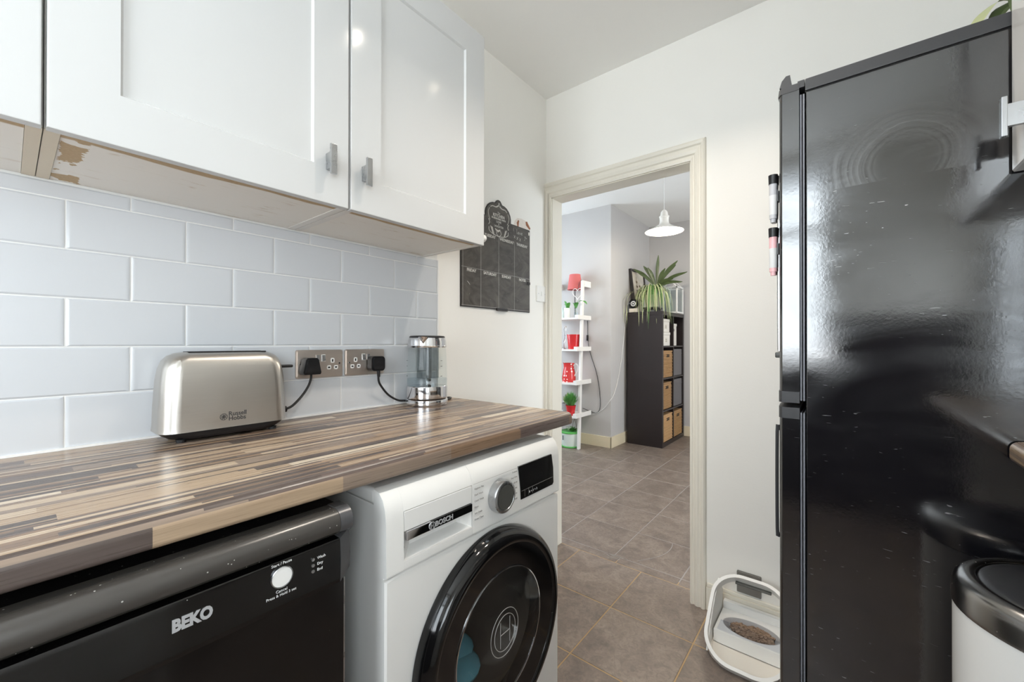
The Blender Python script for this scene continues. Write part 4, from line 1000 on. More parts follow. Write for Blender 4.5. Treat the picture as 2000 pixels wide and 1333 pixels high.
def marker(y, z, barrel, label):
    m = thing('marker_pen', label, 'marker', (1.1245, y, z), 'marker pens on the fridge door')
    C = lambda zz: (1.1245, y, z + zz)
    MB().cyl(C(0.102), C(0.126), 0.0105, 0.0112, 18).build('cap', M['black_plastic'], m)
    MB().cyl(C(0.010), C(0.102), 0.0088, 0.0095, 18).build('barrel', barrel, m)
    MB().cyl(C(0.020), C(0.072), 0.0093, 0.0096, 18).build('paper_label', M['print_white'], m)
    MB().cyl(C(0.0), C(0.010), 0.0062, 0.0068, 16).build('end_plug', barrel, m)
    MB().box(1.1335, 1.1365, y - 0.004, y + 0.004, z + 0.055, z + 0.085).build('magnet', M['black_plastic'], m)
marker(1.281, 1.450, M['grey_ink'], 'smoky grey marker pen on the fridge door edge, upper pair, nearer one')
marker(1.306, 1.454, M['grey_ink'], 'smoky grey marker pen on the fridge door, upper pair, half hidden one')
marker(1.281, 1.309, M['pink_ink'], 'pink marker pen on the fridge door edge, lower pair, nearer one')
marker(1.306, 1.313, M['pink_ink'], 'pink marker pen on the fridge door, lower pair, half hidden one')

# trailing plant on top of the fridge
pf = thing('potted_plant', 'green leafy plant on top of the black fridge', 'plant', (1.62, 1.47, 1.79))
MB().lathe([(0.0, 1.7905), (0.055, 1.7905), (0.075, 1.90), (0.078, 1.905), (0.070, 1.905), (0.0, 1.895)], 28, center=(1.645, 1.50, 0)).build('pot', M['white_plastic'], pf)
for k, (p, w) in enumerate([([(1.62, 1.48, 1.90), (1.57, 1.45, 1.93), (1.53, 1.42, 1.90), (1.50, 1.385, 1.845), (1.478, 1.36, 1.80)], 0.016), ([(1.63, 1.47, 1.90), (1.575, 1.43, 1.91), (1.545, 1.40, 1.87), (1.520, 1.375, 1.82)], 0.026),
                            ([(1.64, 1.47, 1.90), (1.60, 1.40, 1.92), (1.565, 1.35, 1.88), (1.545, 1.32, 1.82)], 0.024), ([(1.66, 1.52, 1.90), (1.70, 1.56, 1.98), (1.74, 1.58, 1.99)], 0.02), ([(1.64, 1.52, 1.90), (1.61, 1.57, 2.0), (1.58, 1.62, 2.03)], 0.02)]):
    P = catmull([Vector(q) for q in p], 4)
    MB().blade(P, lambda t, w=w: w * math.sin(PI * min(1, 0.12 + 0.88 * t)) + 0.001).build('leaf', M['pale_leaf'] if k == 0 else M['dark_leaf'], pf)

# ------------------------------------------------------------------ right-hand wall cabinet and worktop
rc = thing('wall_cabinet', 'white wall cabinet at the right edge beside the black fridge', 'cabinet', (1.7, 0.99, 1.47))
RX = 1.527
MB().box(RX + 0.021, XR - 0.001, 0.745, 1.243, 1.475, 2.18).build('body', M['carcass'], rc)
rd = MB()
ring = lambda x, a, b2, c2, d2: [(x, a, c2), (x, b2, c2), (x, b2, d2), (x, a, d2)]
rd.loft([ring(RX + 0.0195, 0.7465, 1.2425, 1.467, 2.184), ring(RX + 0.003, 0.7465, 1.2425, 1.467, 2.184), ring(RX, 0.7495, 1.2395, 1.470, 2.181), ring(RX, 0.833, 1.157, 1.556, 2.096), ring(RX + 0.0066, 0.837, 1.153, 1.560, 2.092)])
rd = rd.build('door', M['cab_white'], rc, 20)
MB().box(1.4955, 1.5030, 1.150, 1.166, 1.511, 1.584, 0.0008).box(1.503, RX - 0.0002, 1.153, 1.163, 1.529, 1.570, 0.0006).build('handle', M['satin'], rd)
zt = 0.937
rp = [(XR - 0.001, zt)] + [(x, z) for x, z in [(1.523 + 0.016 - 0.016 * math.sin(math.radians(a)), zt - 0.016 + 0.016 * math.cos(math.radians(a))) for a in range(0, 91, 15)]] + [(1.523 + 0.008 - 0.008 * math.cos(math.radians(a)), zt - 0.032 - 0.008 * math.sin(math.radians(a))) for a in range(0, 91, 22)] + [(XR - 0.001, zt - 0.040)]
WR = worktop('worktop', rp, 0.30, 1.244, 'short striped worktop at the right edge against the black fridge')
MB().box(1.62, XR - 0.002, 0.31, 0.33, 0.0, zt - 0.0405).box(1.84, XR - 0.002, 0.33, 1.24, 0.0, zt - 0.0405).build('support_panel', M['carcass'], WR)

# ------------------------------------------------------------------ pedal bin
BX, BY = 1.575, 1.068
bn = thing('pedal_bin', 'round white pedal bin with chrome rim and black lid by the fridge', 'bin', (BX, BY, 0))
def bl(prof, n=72): return MB().lathe(prof, n, center=(BX, BY, 0), cap=False)
bl([(0.0, 0.012), (0.152, 0.012), (0.1545, 0.016), (0.1545, 0.6705), (0.150, 0.672)]).build('body', M['white_enamel'], bn)
bl([(0.0, 0.0), (0.146, 0.0), (0.152, 0.004), (0.152, 0.0118), (0.0, 0.0118)]).build('base_ring', M['black_plastic'], bn)
bl([(0.150, 0.6695), (0.1560, 0.6705), (0.1565, 0.676), (0.1555, 0.700), (0.1520, 0.712), (0.1450, 0.7195), (0.1360, 0.7225), (0.1280, 0.7220), (0.1255, 0.7195), (0.1250, 0.7100)]).build('chrome_rim', M['bin_ring'], bn, 60)
ldm = bl([(0.1245, 0.7100), (0.1240, 0.7165), (0.1215, 0.7200), (0.112, 0.7225), (0.060, 0.7275), (0.050, 0.7275), (0.044, 0.7240), (0.036, 0.7165), (0.020, 0.7140), (0.0, 0.7135)]).build('lid', M['bin_lid'], bn, 60)
bl([(0.0445, 0.7238), (0.0465, 0.7275), (0.0485, 0.7285), (0.0505, 0.7280)]).build('recess_rim', M['black_gloss'], ldm)
MB().box(BX - 0.035, BX + 0.035, BY - 0.19, BY - 0.150, 0.006, 0.016, 0.004).build('pedal', M['chrome'], bn)

# ------------------------------------------------------------------ wall plate and pet feeder beside the doorway
wp = thing('wall_plate', 'brushed steel single socket plate low on the wall behind the pet feeder', 'socket', (0.976, 1.874, 0.16))
MB().prism(rrect(0.086, 0.086, 0.004, 3), frame('-y', (0.9755, YW0 - 0.0002, 0.161)), 0.008, 0.003).build('face_plate', M['wall_plate'], wp)
for dx in (-0.0303, 0.0303):
    MB().lathe([(0.0034, 0), (0.0, 0.001)], 12, mtx=frame('-y', (0.9755 + dx, YW0 - 0.0082, 0.161))).build('screw', M['satin'], wp)
MB().box(0.990, 0.999, YW0 - 0.0115, YW0 - 0.008, 0.162, 0.182, 0.001).build('rocker', M['satin'], wp)

pfz = thing('pet_feeder', 'white automatic pet feeder with an arched hood on the floor by the fridge', 'pet feeder', (1.0, 1.68, 0))
FX = 1.002
v = Vector((0, 0.247, 0.212)).normalized()          # the hood's opening leans back
nrm = Vector((0, -v.z, v.y))
def hp(a, b_, c=0.0): q = Vector((FX, 1.548, 0.016)) + Vector((a, 0, 0)) + v * b_ + nrm * c; return tuple(q)
out = rrect(0.262, 0.322, 0.098, 10); inn = rrect(0.238, 0.298, 0.088, 10)
H0 = 0.161
hoop = MB().loft([[hp(x, y + H0, -0.030) for x, y in out], [hp(x, y + H0, 0.004) for x, y in out], [hp(x * .995, y * .995 + H0, 0.007) for x, y in out], [hp(x, y + H0, 0.007) for x, y in inn], [hp(x, y + H0, 0.003) for x, y in inn], [hp(x, y + H0, -0.030) for x, y in inn]], closed=True)
hoop.build('hood', M['white_plastic'], pfz, 40)
# body: base tray, side cheeks and raised platform
body = MB()
def plan(z, inset, yb=1.852, yf=1.556): 
    w, h = 0.250 - 2 * inset, (yb - yf) - 2 * inset
    return [(FX + x, (yb + yf) / 2 + y, z) for x, y in rrect(w, h, 0.095, 8)]
body.loft([plan(0.0012, 0.006), plan(0.006, 0.001), plan(0.012, 0.001), plan(0.012, 0.011), plan(0.0095, 0.013)], cap=True)
body.build('base_tray', M['cream_plastic'], pfz)
pl = [(-0.108, -0.083), (0.108, -0.083), (0.108, 0.086), (-0.108, 0.086)]
plat = holed = MB()
n = 48; oo, ii = [], []
for k in range(n):
    a = 2 * PI * k / n; dx_, dy_ = math.cos(a), math.sin(a)
    tt = min(0.112 / abs(dx_) if abs(dx_) > 1e-6 else 9, (0.090 if dy_ > 0 else 0.068) / abs(dy_) if abs(dy_) > 1e-6 else 9)
    oo.append((FX + dx_ * tt, 1.737 + dy_ * tt)); ii.append((FX + 0.094 * dx_, 1.737 + 0.058 * dy_ + 0.004))
plat.loft([[(x, y, 0.0125) for x, y in oo], [(x, y, 0.056) for x, y in oo], [(FX + (x - FX) * 0.985, 1.737 + (y - 1.737) * 0.985, 0.059) for x, y in oo], [(x, y, 0.059) for x, y in ii], [(x, y, 0.052) for x, y in ii]], cap=False)
plat.build('platform', M['white_plastic'], pfz, 30)
bw = MB().loft([[(FX + (x - FX) * f, 1.741 + (y - 1.741) * f, z) for x, y in ii] for f, z in ((0.998, 0.0585), (0.965, 0.0590), (0.93, 0.054), (0.80, 0.028), (0.5, 0.024), (0.01, 0.024))], cap=False).build('bowl', M['bowl_grey'], pfz, 40)
kbm = MB()
for k in range(420):
    a, r_ = random.uniform(0, 2 * PI), math.sqrt(random.random())
    kbm.box(-0.0048, 0.0048, -0.0038, 0.0038, -0.003, 0.003, mtx=Matrix.Translation((FX + 0.004 + 0.072 * r_ * math.cos(a), 1.745 + 0.042 * r_ * math.sin(a), 0.040 + random.uniform(0, .010))) @ Matrix.Rotation(random.uniform(0, 3), 4, 'Z') @ Matrix.Rotation(random.uniform(-.5, .5), 4, 'X'))
kb_ = kbm.build('kibble', M['kibble']); kb_['kind'] = 'stuff'; tag(kb_, 'brown dry kibble lying in the bowl of the pet feeder', 'pet food')
MB().box(FX - 0.1, FX + 0.1, 1.672, 1.732, 0.0608, 0.0622).box(FX - 0.1, FX + 0.1, 1.7305, 1.7325, 0.0605, 0.0645).build('sliding_lid', M['lid_glass'], pfz)
MB().box(FX - 0.112, FX + 0.112, 1.8285, 1.8515, 0.0127, 0.086, 0.004).build('back_wall', M['white_plastic'], pfz)
for s in (-1, 1):
    q = [(1.600, 0.0125), (1.846, 0.0125), (1.846, 0.120), (1.790, 0.190), (1.760, 0.186), (1.690, 0.128), (1.625, 0.060)]
    x0 = FX + s * 0.1185
    MB().loft([[(x0 - 0.0025, y, z) for y, z in q], [(x0 + 0.0025, y, z) for y, z in q]]).build('side_wall', M['lid_glass'] if s > 9 else M['white_plastic'], pfz)
MB().box(-0.060, 0.060, -0.006, 0.006, -0.003, 0.003, 0.002, mtx=Matrix(((1, 0, 0, FX), (0, v.y, nrm.y, hp(0, 0.300, -0.022)[1]), (0, v.z, nrm.z, hp(0, 0.300, -0.022)[2]), (0, 0, 0, 1)))).build('sensor_bar', M['dark_grey'], pfz)

# ------------------------------------------------------------------ kitchen ceiling spotlights (above and behind the view; they glint in the gloss doors)
sbz = KZ
sb = thing('spotlight_bar', 'chrome ceiling spotlight bar with warm lamps above the kitchen', 'ceiling light', (0.92, 1.10, sbz))
MB().box(0.895, 0.945, 0.80, 1.42, sbz - 0.022, sbz - 0.0005, 0.006).build('bar', M['chrome'], sb)
for y in (0.897, 1.327):
    MB().cyl((0.92, y, sbz - 0.022), (0.92, y, sbz - 0.045), 0.009, n=14).build('stem', M['chrome'], sb)
    MB().lathe([(0.012, 0.0), (0.026, -0.012), (0.031, -0.035), (0.031, -0.040), (0.028, -0.040), (0.024, -0.016)], 28, center=(0.92, y, sbz - 0.043), cap=False).build('lamp_head', M['chrome'], sb)
    MB().lathe([(0.0, -0.030), (0.022, -0.030), (0.024, -0.034), (0.018, -0.038), (0.0, -0.040)], 24, center=(0.92, y, sbz - 0.043), cap=False).build('bulb', M['bulb'], sb)
    d = bpy.data.lights.new('spotlight', 'SPOT'); d.energy = 22; d.color = (1.0, 0.89, 0.77); d.spot_size = math.radians(118); d.spot_blend = 0.9; d.shadow_soft_size = 0.010
    lo = bpy.data.objects.new('spotlight', d); COL.objects.link(lo); lo.location = (0.92, y, sbz - 0.09)

# ------------------------------------------------------------------ dining room: pendant lamp
PX, PY, PZ = 0.130, 3.40, 2.046
pd = thing('pendant_lamp', 'lit white enamel pendant lamp hanging in the dining room', 'pendant lamp', (PX, PY, DZ))
def pl_(prof, n=48): return MB().lathe(prof, n, center=(PX, PY, PZ), cap=False)
pl_([(0.150, 0.0), (0.151, 0.002), (0.110, 0.018), (0.060, 0.046), (0.040, 0.062), (0.036, 0.075), (0.036, 0.083), (0.032, 0.083), (0.034, 0.060), (0.056, 0.040), (0.106, 0.014), (0.147, 0.0), (0.150, 0.0)]).build('shade', M['shade_enamel'], pd, 45)
pl_([(0.034, 0.078), (0.036, 0.115), (0.039, 0.118), (0.039, 0.126), (0.030, 0.130), (0.026, 0.160), (0.014, 0.176), (0.006, 0.178), (0.0, 0.178)]).build('lamp_holder', M['shade_enamel'], pd)
MB().tube([(PX, PY, PZ + 0.176), (PX, PY, DZ - 0.02)], 0.0028, 8).build('cord', M['white_plastic'], pd)
MB().lathe([(0.0, 0), (0.045, 0), (0.045, -0.010), (0.015, -0.030), (0.0, -0.030)], 28, center=(PX, PY, DZ - 0.0006)).build('ceiling_rose', M['white_plastic'], pd)
MB().sphere((PX, PY, PZ + 0.020), 0.030, (1, 1, 1.15), 20).build('bulb', M['bulb'], pd)
d = bpy.data.lights.new('pendant_bulb_light', 'POINT'); d.energy = 26; d.color = (1.0, 0.88, 0.72); d.shadow_soft_size = 0.03
lo = bpy.data.objects.new('pendant_bulb_light', d); COL.objects.link(lo); lo.location = (PX, PY, PZ - 0.03)

# ------------------------------------------------------------------ ladder shelf and what stands on it
ld = thing('ladder_shelf', 'white wooden ladder shelf leaning on the grey dining room wall', 'shelf', (-1.07, 3.93, 0))
LX0, LX1 = -1.27, -0.893
ry = lambda z: 3.812 + z / 1.80 * 0.085
for x in (LX0, LX1 - 0.022):
    MB().loft([[(x, ry(0) - 0.02, 0.0), (x + 0.022, ry(0) - 0.02, 0.0), (x + 0.022, ry(0) + 0.02, 0.0), (x, ry(0) + 0.02, 0.0)], [(x, ry(1.8) - 0.02, 1.80), (x + 0.022, ry(1.8) - 0.02, 1.80), (x + 0.022, ry(1.8) + 0.02, 1.80), (x, ry(1.8) + 0.02, 1.80)]]).build('rail', M['shelf_white'], ld)
SH = [(0.355, 3.715), (0.702, 3.722), (1.058, 3.735), (1.395, 3.755)]
for z, yf in SH:
    MB().box(LX0 + 0.024, LX1 - 0.026, yf, 4.045, z - 0.018, z, 0.001).build('shelf_board', M['shelf_white'], ld)
    for x in (LX0 - 0.012, LX1 + 0.0005): MB().box(x, x + 0.012, yf, 4.045, z - 0.018, z + 0.028, 0.001).box(x, x + 0.012, 0, 0.0001, 0, 0.0001).build('side_lip', M['shelf_white'], ld) if False else MB().box(x, x + 0.012, yf, 4.045, z - 0.018, z + 0.028, 0.001).build('side_lip', M['shelf_white'], ld)
    MB().box(LX1 - 0.026, LX1 + 0.0003, yf, ry(z) - 0.024, z - 0.018, z + 0.028, 0.001).build('side_lip', M['shelf_white'], ld)
for x in (LX0, LX1 - 0.022): MB().box(x - 0.002, x + 0.026, ry(1.76) + 0.022, 4.055, 1.735, 1.80, 0.001).build('top_block', M['shelf_white'], ld)

tl = thing('table_lamp', 'small table lamp with coral red shade on the top ladder shelf', 'lamp', (-1.03, 3.93, 1.395))
MB().lathe([(0.0, 1.3955), (0.048, 1.3955), (0.048, 1.402), (0.010, 1.406), (0.0, 1.406)], 24, center=(-1.028, 3.945, 0)).build('base', M['black_plastic'], tl)
MB().cyl((-1.028, 3.945, 1.405), (-1.028, 3.945, 1.78), 0.0045, n=10).build('stem', M['black_plastic'], tl)
MB().lathe([(0.083, 1.715), (0.060, 1.882), (0.058, 1.882), (0.081, 1.715), (0.083, 1.715)], 36, center=(-1.028, 3.945, 0), cap=False).build('lamp_shade', M['red_fabric'], tl)
cr = MB().tube([(-1.0, 3.99, 1.40), (-0.95, 4.045, 1.425), (-0.930, 4.052, 1.36), (-0.927, 4.052, 1.21), (-0.912, 4.052, 1.08), (-0.875, 4.052, 0.955), (-0.820, 4.052, 0.80), (-0.785, 4.052, 0.62), (-0.776, 4.052, 0.43), (-0.82, 4.052, 0.36), (-0.90, 4.052, 0.372), (-0.99, 4.052, 0.395)], 0.0032, 8, 6).build('cord', M['rubber'], tl)
MB().box(-0.937, -0.918, 4.035, 4.0555, 1.15, 1.215, 0.005).build('inline_switch', M['black_plastic'], cr)

def lathe_thing(name, label, cat, part, m, c, prof, n=28, group=None):
    t = thing(name, label, cat, c, group)
    MB().lathe(prof, n, center=c, cap=False).build(part, m, t, 50)
    return t
wpot = lathe_thing('potted_plant', 'small white pot with trailing round green leaves, top ladder shelf', 'plant', 'pot', M['white_plastic'], (-1.075, 3.86, 1.3955), [(0, 0), (0.030, 0), (0.037, 0.112), (0.034, 0.112), (0.031, 0.095), (0, 0.095)])
def oval_leaf(mb, base, tip, w, lift=0.02):
    b, t_ = Vector(base), Vector(tip); mid = (b + t_) / 2 + Vector((0, 0, lift))
    P = catmull([b, mid, t_], 4); mb.blade(P, lambda s: w * math.sin(PI * (0.06 + 0.92 * s)) ** 0.8 + 0.0005)
    return mb
for b, t_, w in (((-1.078, 3.86, 1.49), (-1.09, 3.83, 1.585), 0.020), ((-1.07, 3.86, 1.49), (-1.03, 3.83, 1.565), 0.022), ((-1.07, 3.86, 1.49), (-1.105, 3.83, 1.545), 0.022), ((-1.06, 3.86, 1.49), (-1.045, 3.81, 1.53), 0.018)):
    oval_leaf(MB(), b, t_, w).build('leaf', M['bright_green'], wpot)
gj = lathe_thing('glass_jar', 'clear glass jar with leafy green cuttings beside the ladder rail', 'jar', 'jar', M['glass'], (-0.965, 3.86, 1.3955), [(0, 0.002), (0.024, 0.002), (0.026, 0.09), (0.022, 0.10), (0.023, 0.11)])
MB().lathe([(0.0, 0.004), (0.0225, 0.004), (0.0235, 0.06), (0, 0.06)], 20, center=(-0.965, 3.86, 1.3955), cap=False).build('water', M['water'], gj)
for b, t_, w in (((-0.965, 3.86, 1.50), (-0.985, 3.82, 1.555), 0.018), ((-0.965, 3.86, 1.50), (-0.925, 3.82, 1.56), 0.020), ((-0.965, 3.86, 1.50), (-0.95, 3.80, 1.535), 0.017), ((-0.900, 3.83, 1.57), (-0.80, 3.80, 1.53), 0.024)):
    oval_leaf(MB(), b, t_, w).build('leaf', M['bright_green'], gj)
MB().tube([(-0.965, 3.86, 1.42), (-0.962, 3.855, 1.52), (-0.93, 3.84, 1.57), (-0.900, 3.83, 1.57)], 0.0018, 6, 4).build('stem', M['green'], gj)
lathe_thing('bottle', 'slim white bottle at the left end of the top ladder shelf', 'bottle', 'body', M['translucent_white'], (-1.135, 3.86, 1.3955), [(0, 0), (0.016, 0), (0.016, 0.085), (0.007, 0.105), (0.007, 0.122), (0, 0.122)])
ht = thing('heart_ornament', 'white wire heart ornament hanging from the top of the ladder shelf', 'ornament', (-0.90, 3.965, 1.80))
hpts = []
for k in range(40):
    a = 2 * PI * k / 40
    hpts.append((-0.945 + 0.0042 * 16 * math.sin(a) ** 3 * 0.95, 3.858, 1.662 + 0.0042 * (13 * math.cos(a) - 5 * math.cos(2 * a) - 2 * math.cos(3 * a) - math.cos(4 * a))))
MB().tube(hpts, 0.0032, 6, closed=True).build('heart', M['shelf_white'], ht)
MB().tube([(-0.945, 3.858, 1.683), (-0.935, 3.860, 1.74), (-0.918, 3.865, 1.79), (-0.905, 3.885, 1.803)], 0.0022, 6, 4).build('hanger', M['dark_grey'], ht)
lathe_thing('planter', 'plain red ceramic planter on the second ladder shelf from the top', 'planter', 'pot', M['red_glaze'], (-1.0, 3.87, 1.0585), [(0, 0), (0.058, 0), (0.072, 0.150), (0.075, 0.152), (0.075, 0.160), (0.070, 0.160), (0.066, 0.140), (0, 0.135)])
fg = thing('figurine', 'silvery white twig figurine on the second ladder shelf', 'figurine', (-1.115, 3.86, 1.0585))
MB().lathe([(0, 0), (0.022, 0), (0.020, 0.008), (0.008, 0.012), (0, 0.012)], 18, center=(-1.115, 3.86, 1.0585)).build('base', M['satin'], fg)
MB().tube([(-1.115, 3.86, 1.065), (-1.122, 3.86, 1.14), (-1.110, 3.86, 1.20), (-1.118, 3.86, 1.27), (-1.100, 3.86, 1.315)], lambda t: 0.006 - 0.003 * t, 8, 5).tube([(-1.118, 3.86, 1.12), (-1.095, 3.855, 1.155), (-1.085, 3.85, 1.17)], 0.003, 6, 4).tube([(-1.113, 3.86, 1.19), (-1.088, 3.86, 1.215)], 0.003, 6).build('twigs', M['satin'], fg)
MB().blade(catmull([Vector((-1.10, 3.86, 1.315)), Vector((-1.085, 3.85, 1.30)), Vector((-1.083, 3.845, 1.255))], 4), lambda s: 0.014 * math.sin(PI * (0.1 + 0.85 * s))).build('petal', M['white_plastic'], fg)
jg = lathe_thing('jug', 'red jug with white polka dots and white handle on the ladder shelf', 'jug', 'body', M['dots'], (-1.047, 3.85, 0.7025), [(0, 0), (0.066, 0), (0.072, 0.010), (0.074, 0.05), (0.066, 0.11), (0.056, 0.155), (0.058, 0.185), (0.063, 0.205), (0.058, 0.205), (0.052, 0.18), (0.05, 0.15), (0, 0.02)], 36)
MB().tube([(-0.990, 3.85, 0.880), (-0.957, 3.85, 0.898), (-0.934, 3.85, 0.880), (-0.936, 3.85, 0.835), (-0.962, 3.85, 0.790), (-0.980, 3.85, 0.770)], 0.0075, 10, 5).build('handle', M['white_plastic'], jg)
MB().loft([[(-1.100, 3.84, 0.900), (-1.100, 3.862, 0.900), (-1.098, 3.851, 0.875)], [(-1.124, 3.849, 0.912), (-1.124, 3.853, 0.912), (-1.122, 3.851, 0.905)]]).build('spout', M['dots'], jg)
rp_ = lathe_thing('potted_plant', 'bushy green grass plant in a small red pot, bottom ladder shelf', 'plant', 'pot', M['red_glaze'], (-0.980, 3.778, 0.3555), [(0, 0), (0.038, 0), (0.052, 0.098), (0.055, 0.098), (0.055, 0.108), (0.049, 0.108), (0.047, 0.09), (0, 0.088)])
def tuft(parent, c, n, R, H, m, w=0.004, seed=1):
    rn = random.Random(seed); mb = MB()
    for k in range(n):
        a = rn.uniform(0, 2 * PI); r = R * math.sqrt(rn.random()); h = H * rn.uniform(0.6, 1.0) * (1 - 0.4 * (r / R) ** 2)
        b = Vector(c) + Vector((0.25 * r * math.cos(a), 0.25 * r * math.sin(a), 0)); t_ = Vector(c) + Vector((r * math.cos(a), r * math.sin(a), h))
        mb.blade([b, (b + t_) / 2 + Vector((0, 0, h * 0.12)), t_], [w * 0.6, w, 0.0004])
    o = mb.build('foliage', m, parent); o['kind'] = 'stuff'
    return o
tuft(rp_, (-0.980, 3.778, 0.445), 320, 0.10, 0.18, M['bright_green'], 0.005, 3)
gp_ = lathe_thing('potted_plant', 'white speckled leafy plant in a grey pot behind the red pot', 'plant', 'pot', M['grey_pot'], (-1.10, 3.90, 0.3555), [(0, 0), (0.045, 0), (0.058, 0.105), (0.052, 0.105), (0.05, 0.09), (0, 0.09)])
tuft(gp_, (-1.10, 3.90, 0.445), 60, 0.065, 0.15, M['pale_leaf'], 0.011, 5)
bk = lathe_thing('self_watering_planter', 'frosty white and green self-watering planter on the floor under the shelf', 'planter', 'tub', M['translucent_white'], (-1.035, 3.86, 0.0), [(0, 0.012), (0.090, 0.012), (0.094, 0.03), (0.104, 0.155), (0.100, 0.155), (0, 0.150)], 36)
MB().lathe([(0, 0.001), (0.098, 0.001), (0.102, 0.008), (0.100, 0.016), (0, 0.016)], 36, center=(-1.035, 3.86, 0)).build('saucer', M['green_plastic'], bk)
MB().lathe([(0.100, 0.150), (0.107, 0.152), (0.108, 0.165), (0.100, 0.172), (0.094, 0.168), (0, 0.160)], 36, center=(-1.035, 3.86, 0), cap=False).build('rim', M['green_plastic'], bk)
text('lettering', 'I', 0.07, (-1.062, 3.752, 0.105), M['print_dark'], bk, facing='-y', weight=0.001)
for k in range(5):
    a = 2 * PI * k / 5
    oval_leaf(MB(), (-1.045, 3.84, 0.178), (-1.045 + 0.045 * math.cos(a), 3.84 + 0.045 * math.sin(a), 0.205), 0.016, 0.008).build('petal', M['white_plastic'], bk)
tuft(bk, (-1.02, 3.87, 0.165), 40, 0.09, 0.06, M['bright_green'], 0.010, 8)
MB().tube([(-0.97, 3.86, 0.165), (-0.963, 3.86, 0.24), (-0.985, 3.86, 0.335)], 0.002, 6, 4).tube([(-1.02, 3.86, 0.165), (-1.00, 3.855, 0.25), (-0.965, 3.85, 0.33)], 0.002, 6, 4).tube([(-0.94, 3.87, 0.15), (-0.925, 3.87, 0.26), (-0.928, 3.87, 0.335)], 0.003, 6, 4).build('plant_stick', M['ink'], bk)

tag(MB().tube([(-0.645, 4.43, 1.46), (-0.648, 4.37, 1.15), (-0.648, 4.30, 0.90), (-0.648, 4.20, 0.68), (-0.646, 4.10, 0.56), (-0.66, 4.052, 0.51), (-0.74, 4.052, 0.41), (-0.85, 4.052, 0.345), (-0.98, 4.052, 0.31), (-1.10, 4.052, 0.31)], 0.003, 8, 6).build('cable', M['white_plastic']), 'thin white cable looping down the grey wall between bookcase and ladder shelf', 'cable')

# ------------------------------------------------------------------ bookcase with boxes and baskets
bc = thing('bookcase', 'tall black-brown cube bookcase seen side-on in the dining room', 'bookcase', (-0.41, 4.77, 0))
BX0, BX1, BY0, BY1, BZ = -0.612, -0.222, 4.392, 5.160, 1.470
MB().box(BX0, BX1, BY0, BY0 + 0.040, 0.0, BZ - 0.0405, 0.001).build('side_panel', M['black_brown'], bc)
MB().box(BX0, BX1, BY1 - 0.040, BY1, 0.0, BZ - 0.0405, 0.001).build('side_panel', M['black_brown'], bc)
MB().box(BX0, BX1, BY0, BY1, BZ - 0.040, BZ, 0.001).build('top_panel', M['black_brown'], bc)
MB().box(BX0 + 0.002, BX1 - 0.001, BY0 + 0.0405, BY1 - 0.0405, 0.0, 0.045, 0.001).build('bottom_panel', M['black_brown'], bc)
ym = (BY0 + BY1) / 2
MB().box(BX0 + 0.01, BX1 - 0.002, ym - 0.008, ym + 0.008, 0.0455, BZ - 0.041).build('divider', M['black_brown'], bc)
cells = [0.045 + k * (BZ - 0.085 - 0.016 * 3) / 4 + k * 0.016 for k in range(5)]
CH = (BZ - 0.085 - 0.048) / 4
for k in (1, 2, 3):
    for a, b_ in ((BY0 + 0.0405, ym - 0.0085), (ym + 0.0085, BY1 - 0.0405)):
        MB().box(BX0 + 0.01, BX1 - 0.002, a, b_, cells[k] - 0.016, cells[k]).build('shelf_board', M['black_brown'], bc)
MB().box(BX0 + 0.002, BX0 + 0.009, BY0 + 0.0405, BY1 - 0.0405, 0.0455, BZ - 0.0405).build('back_panel', M['black_brown'], bc)
def basket(y0, y1, z0, h, label, m, pull=0.0):
    t = thing('wicker_basket', label, 'basket', (-0.40, (y0 + y1) / 2, z0), 'wicker baskets in the bookcase')
    x0, x1 = -0.585 + pull, -0.236 + pull
    b = MB().box(x0, x1, y0, y1, z0 + 0.0008, z0 + h, 0.006)
    b.build('basket_body', m, t)
    wv = MB(); nz = 15
    for i in range(nz):
        z = z0 + 0.012 + i * (h - 0.02) / nz
        pts = []
        for j in range(23):
            yy = y0 + 0.006 + (y1 - y0 - 0.012) * j / 22
            pts.append((x1 + 0.0012 + 0.0032 * math.sin(PI * (j + i)), yy, z) if False else (x1 + 0.0008 + (0.0038 if (j + i) % 2 else -0.001), yy, z))
        wv.tube(pts, 0.0068, 5)
    o = wv.build('weave', m, t); o['kind'] = 'stuff'
    MB().box(x0 + 0.002, x1 + 0.007, y0 - 0.001, y1 + 0.001, z0 + h - 0.004, z0 + h + 0.012, 0.005).build('rim', m, t)
    MB().box(x1 + 0.0035, x1 + 0.0085, (y0 + y1) / 2 - 0.042, (y0 + y1) / 2 + 0.042, z0 + h - 0.062, z0 + h - 0.030, 0.002).build('hand_hole', M['dark_hole'], t)
    return t
L0, L1, R0, R1 = BY0 + 0.052, ym - 0.020, ym + 0.020, BY1 - 0.052
basket(L0, L1, cells[2], 0.285, 'tan wicker basket in the bookcase, directly under the white boxes', M['wicker'])
basket(L0, L1, cells[1], 0.285, 'tan wicker basket in the bookcase, third row down on the left', M['wicker'], -0.010)
basket(L0, L1, cells[0], 0.285, 'pale wicker basket in the bottom left cube of the bookcase', M['wicker_pale'])
basket(R0, R1, cells[0], 0.285, 'tan wicker basket in the bottom right cube of the bookcase', M['wicker'])
def fabric_box(y0, y1, z0, label):
    t = thing('fabric_box', label, 'storage box', (-0.4, (y0 + y1) / 2, z0), 'grey fabric boxes in the bookcase')
    MB().box(-0.585, -0.232, y0, y1, z0 + 0.0008, z0 + 0.312, 0.008, 3).build('box_body', M['grey_fabric'], t)
    MB().box(-0.234, -0.2295, y0 + 0.004, y1 - 0.004, z0 + 0.255, z0 + 0.262).build('seam', M['grey_fabric'], t)
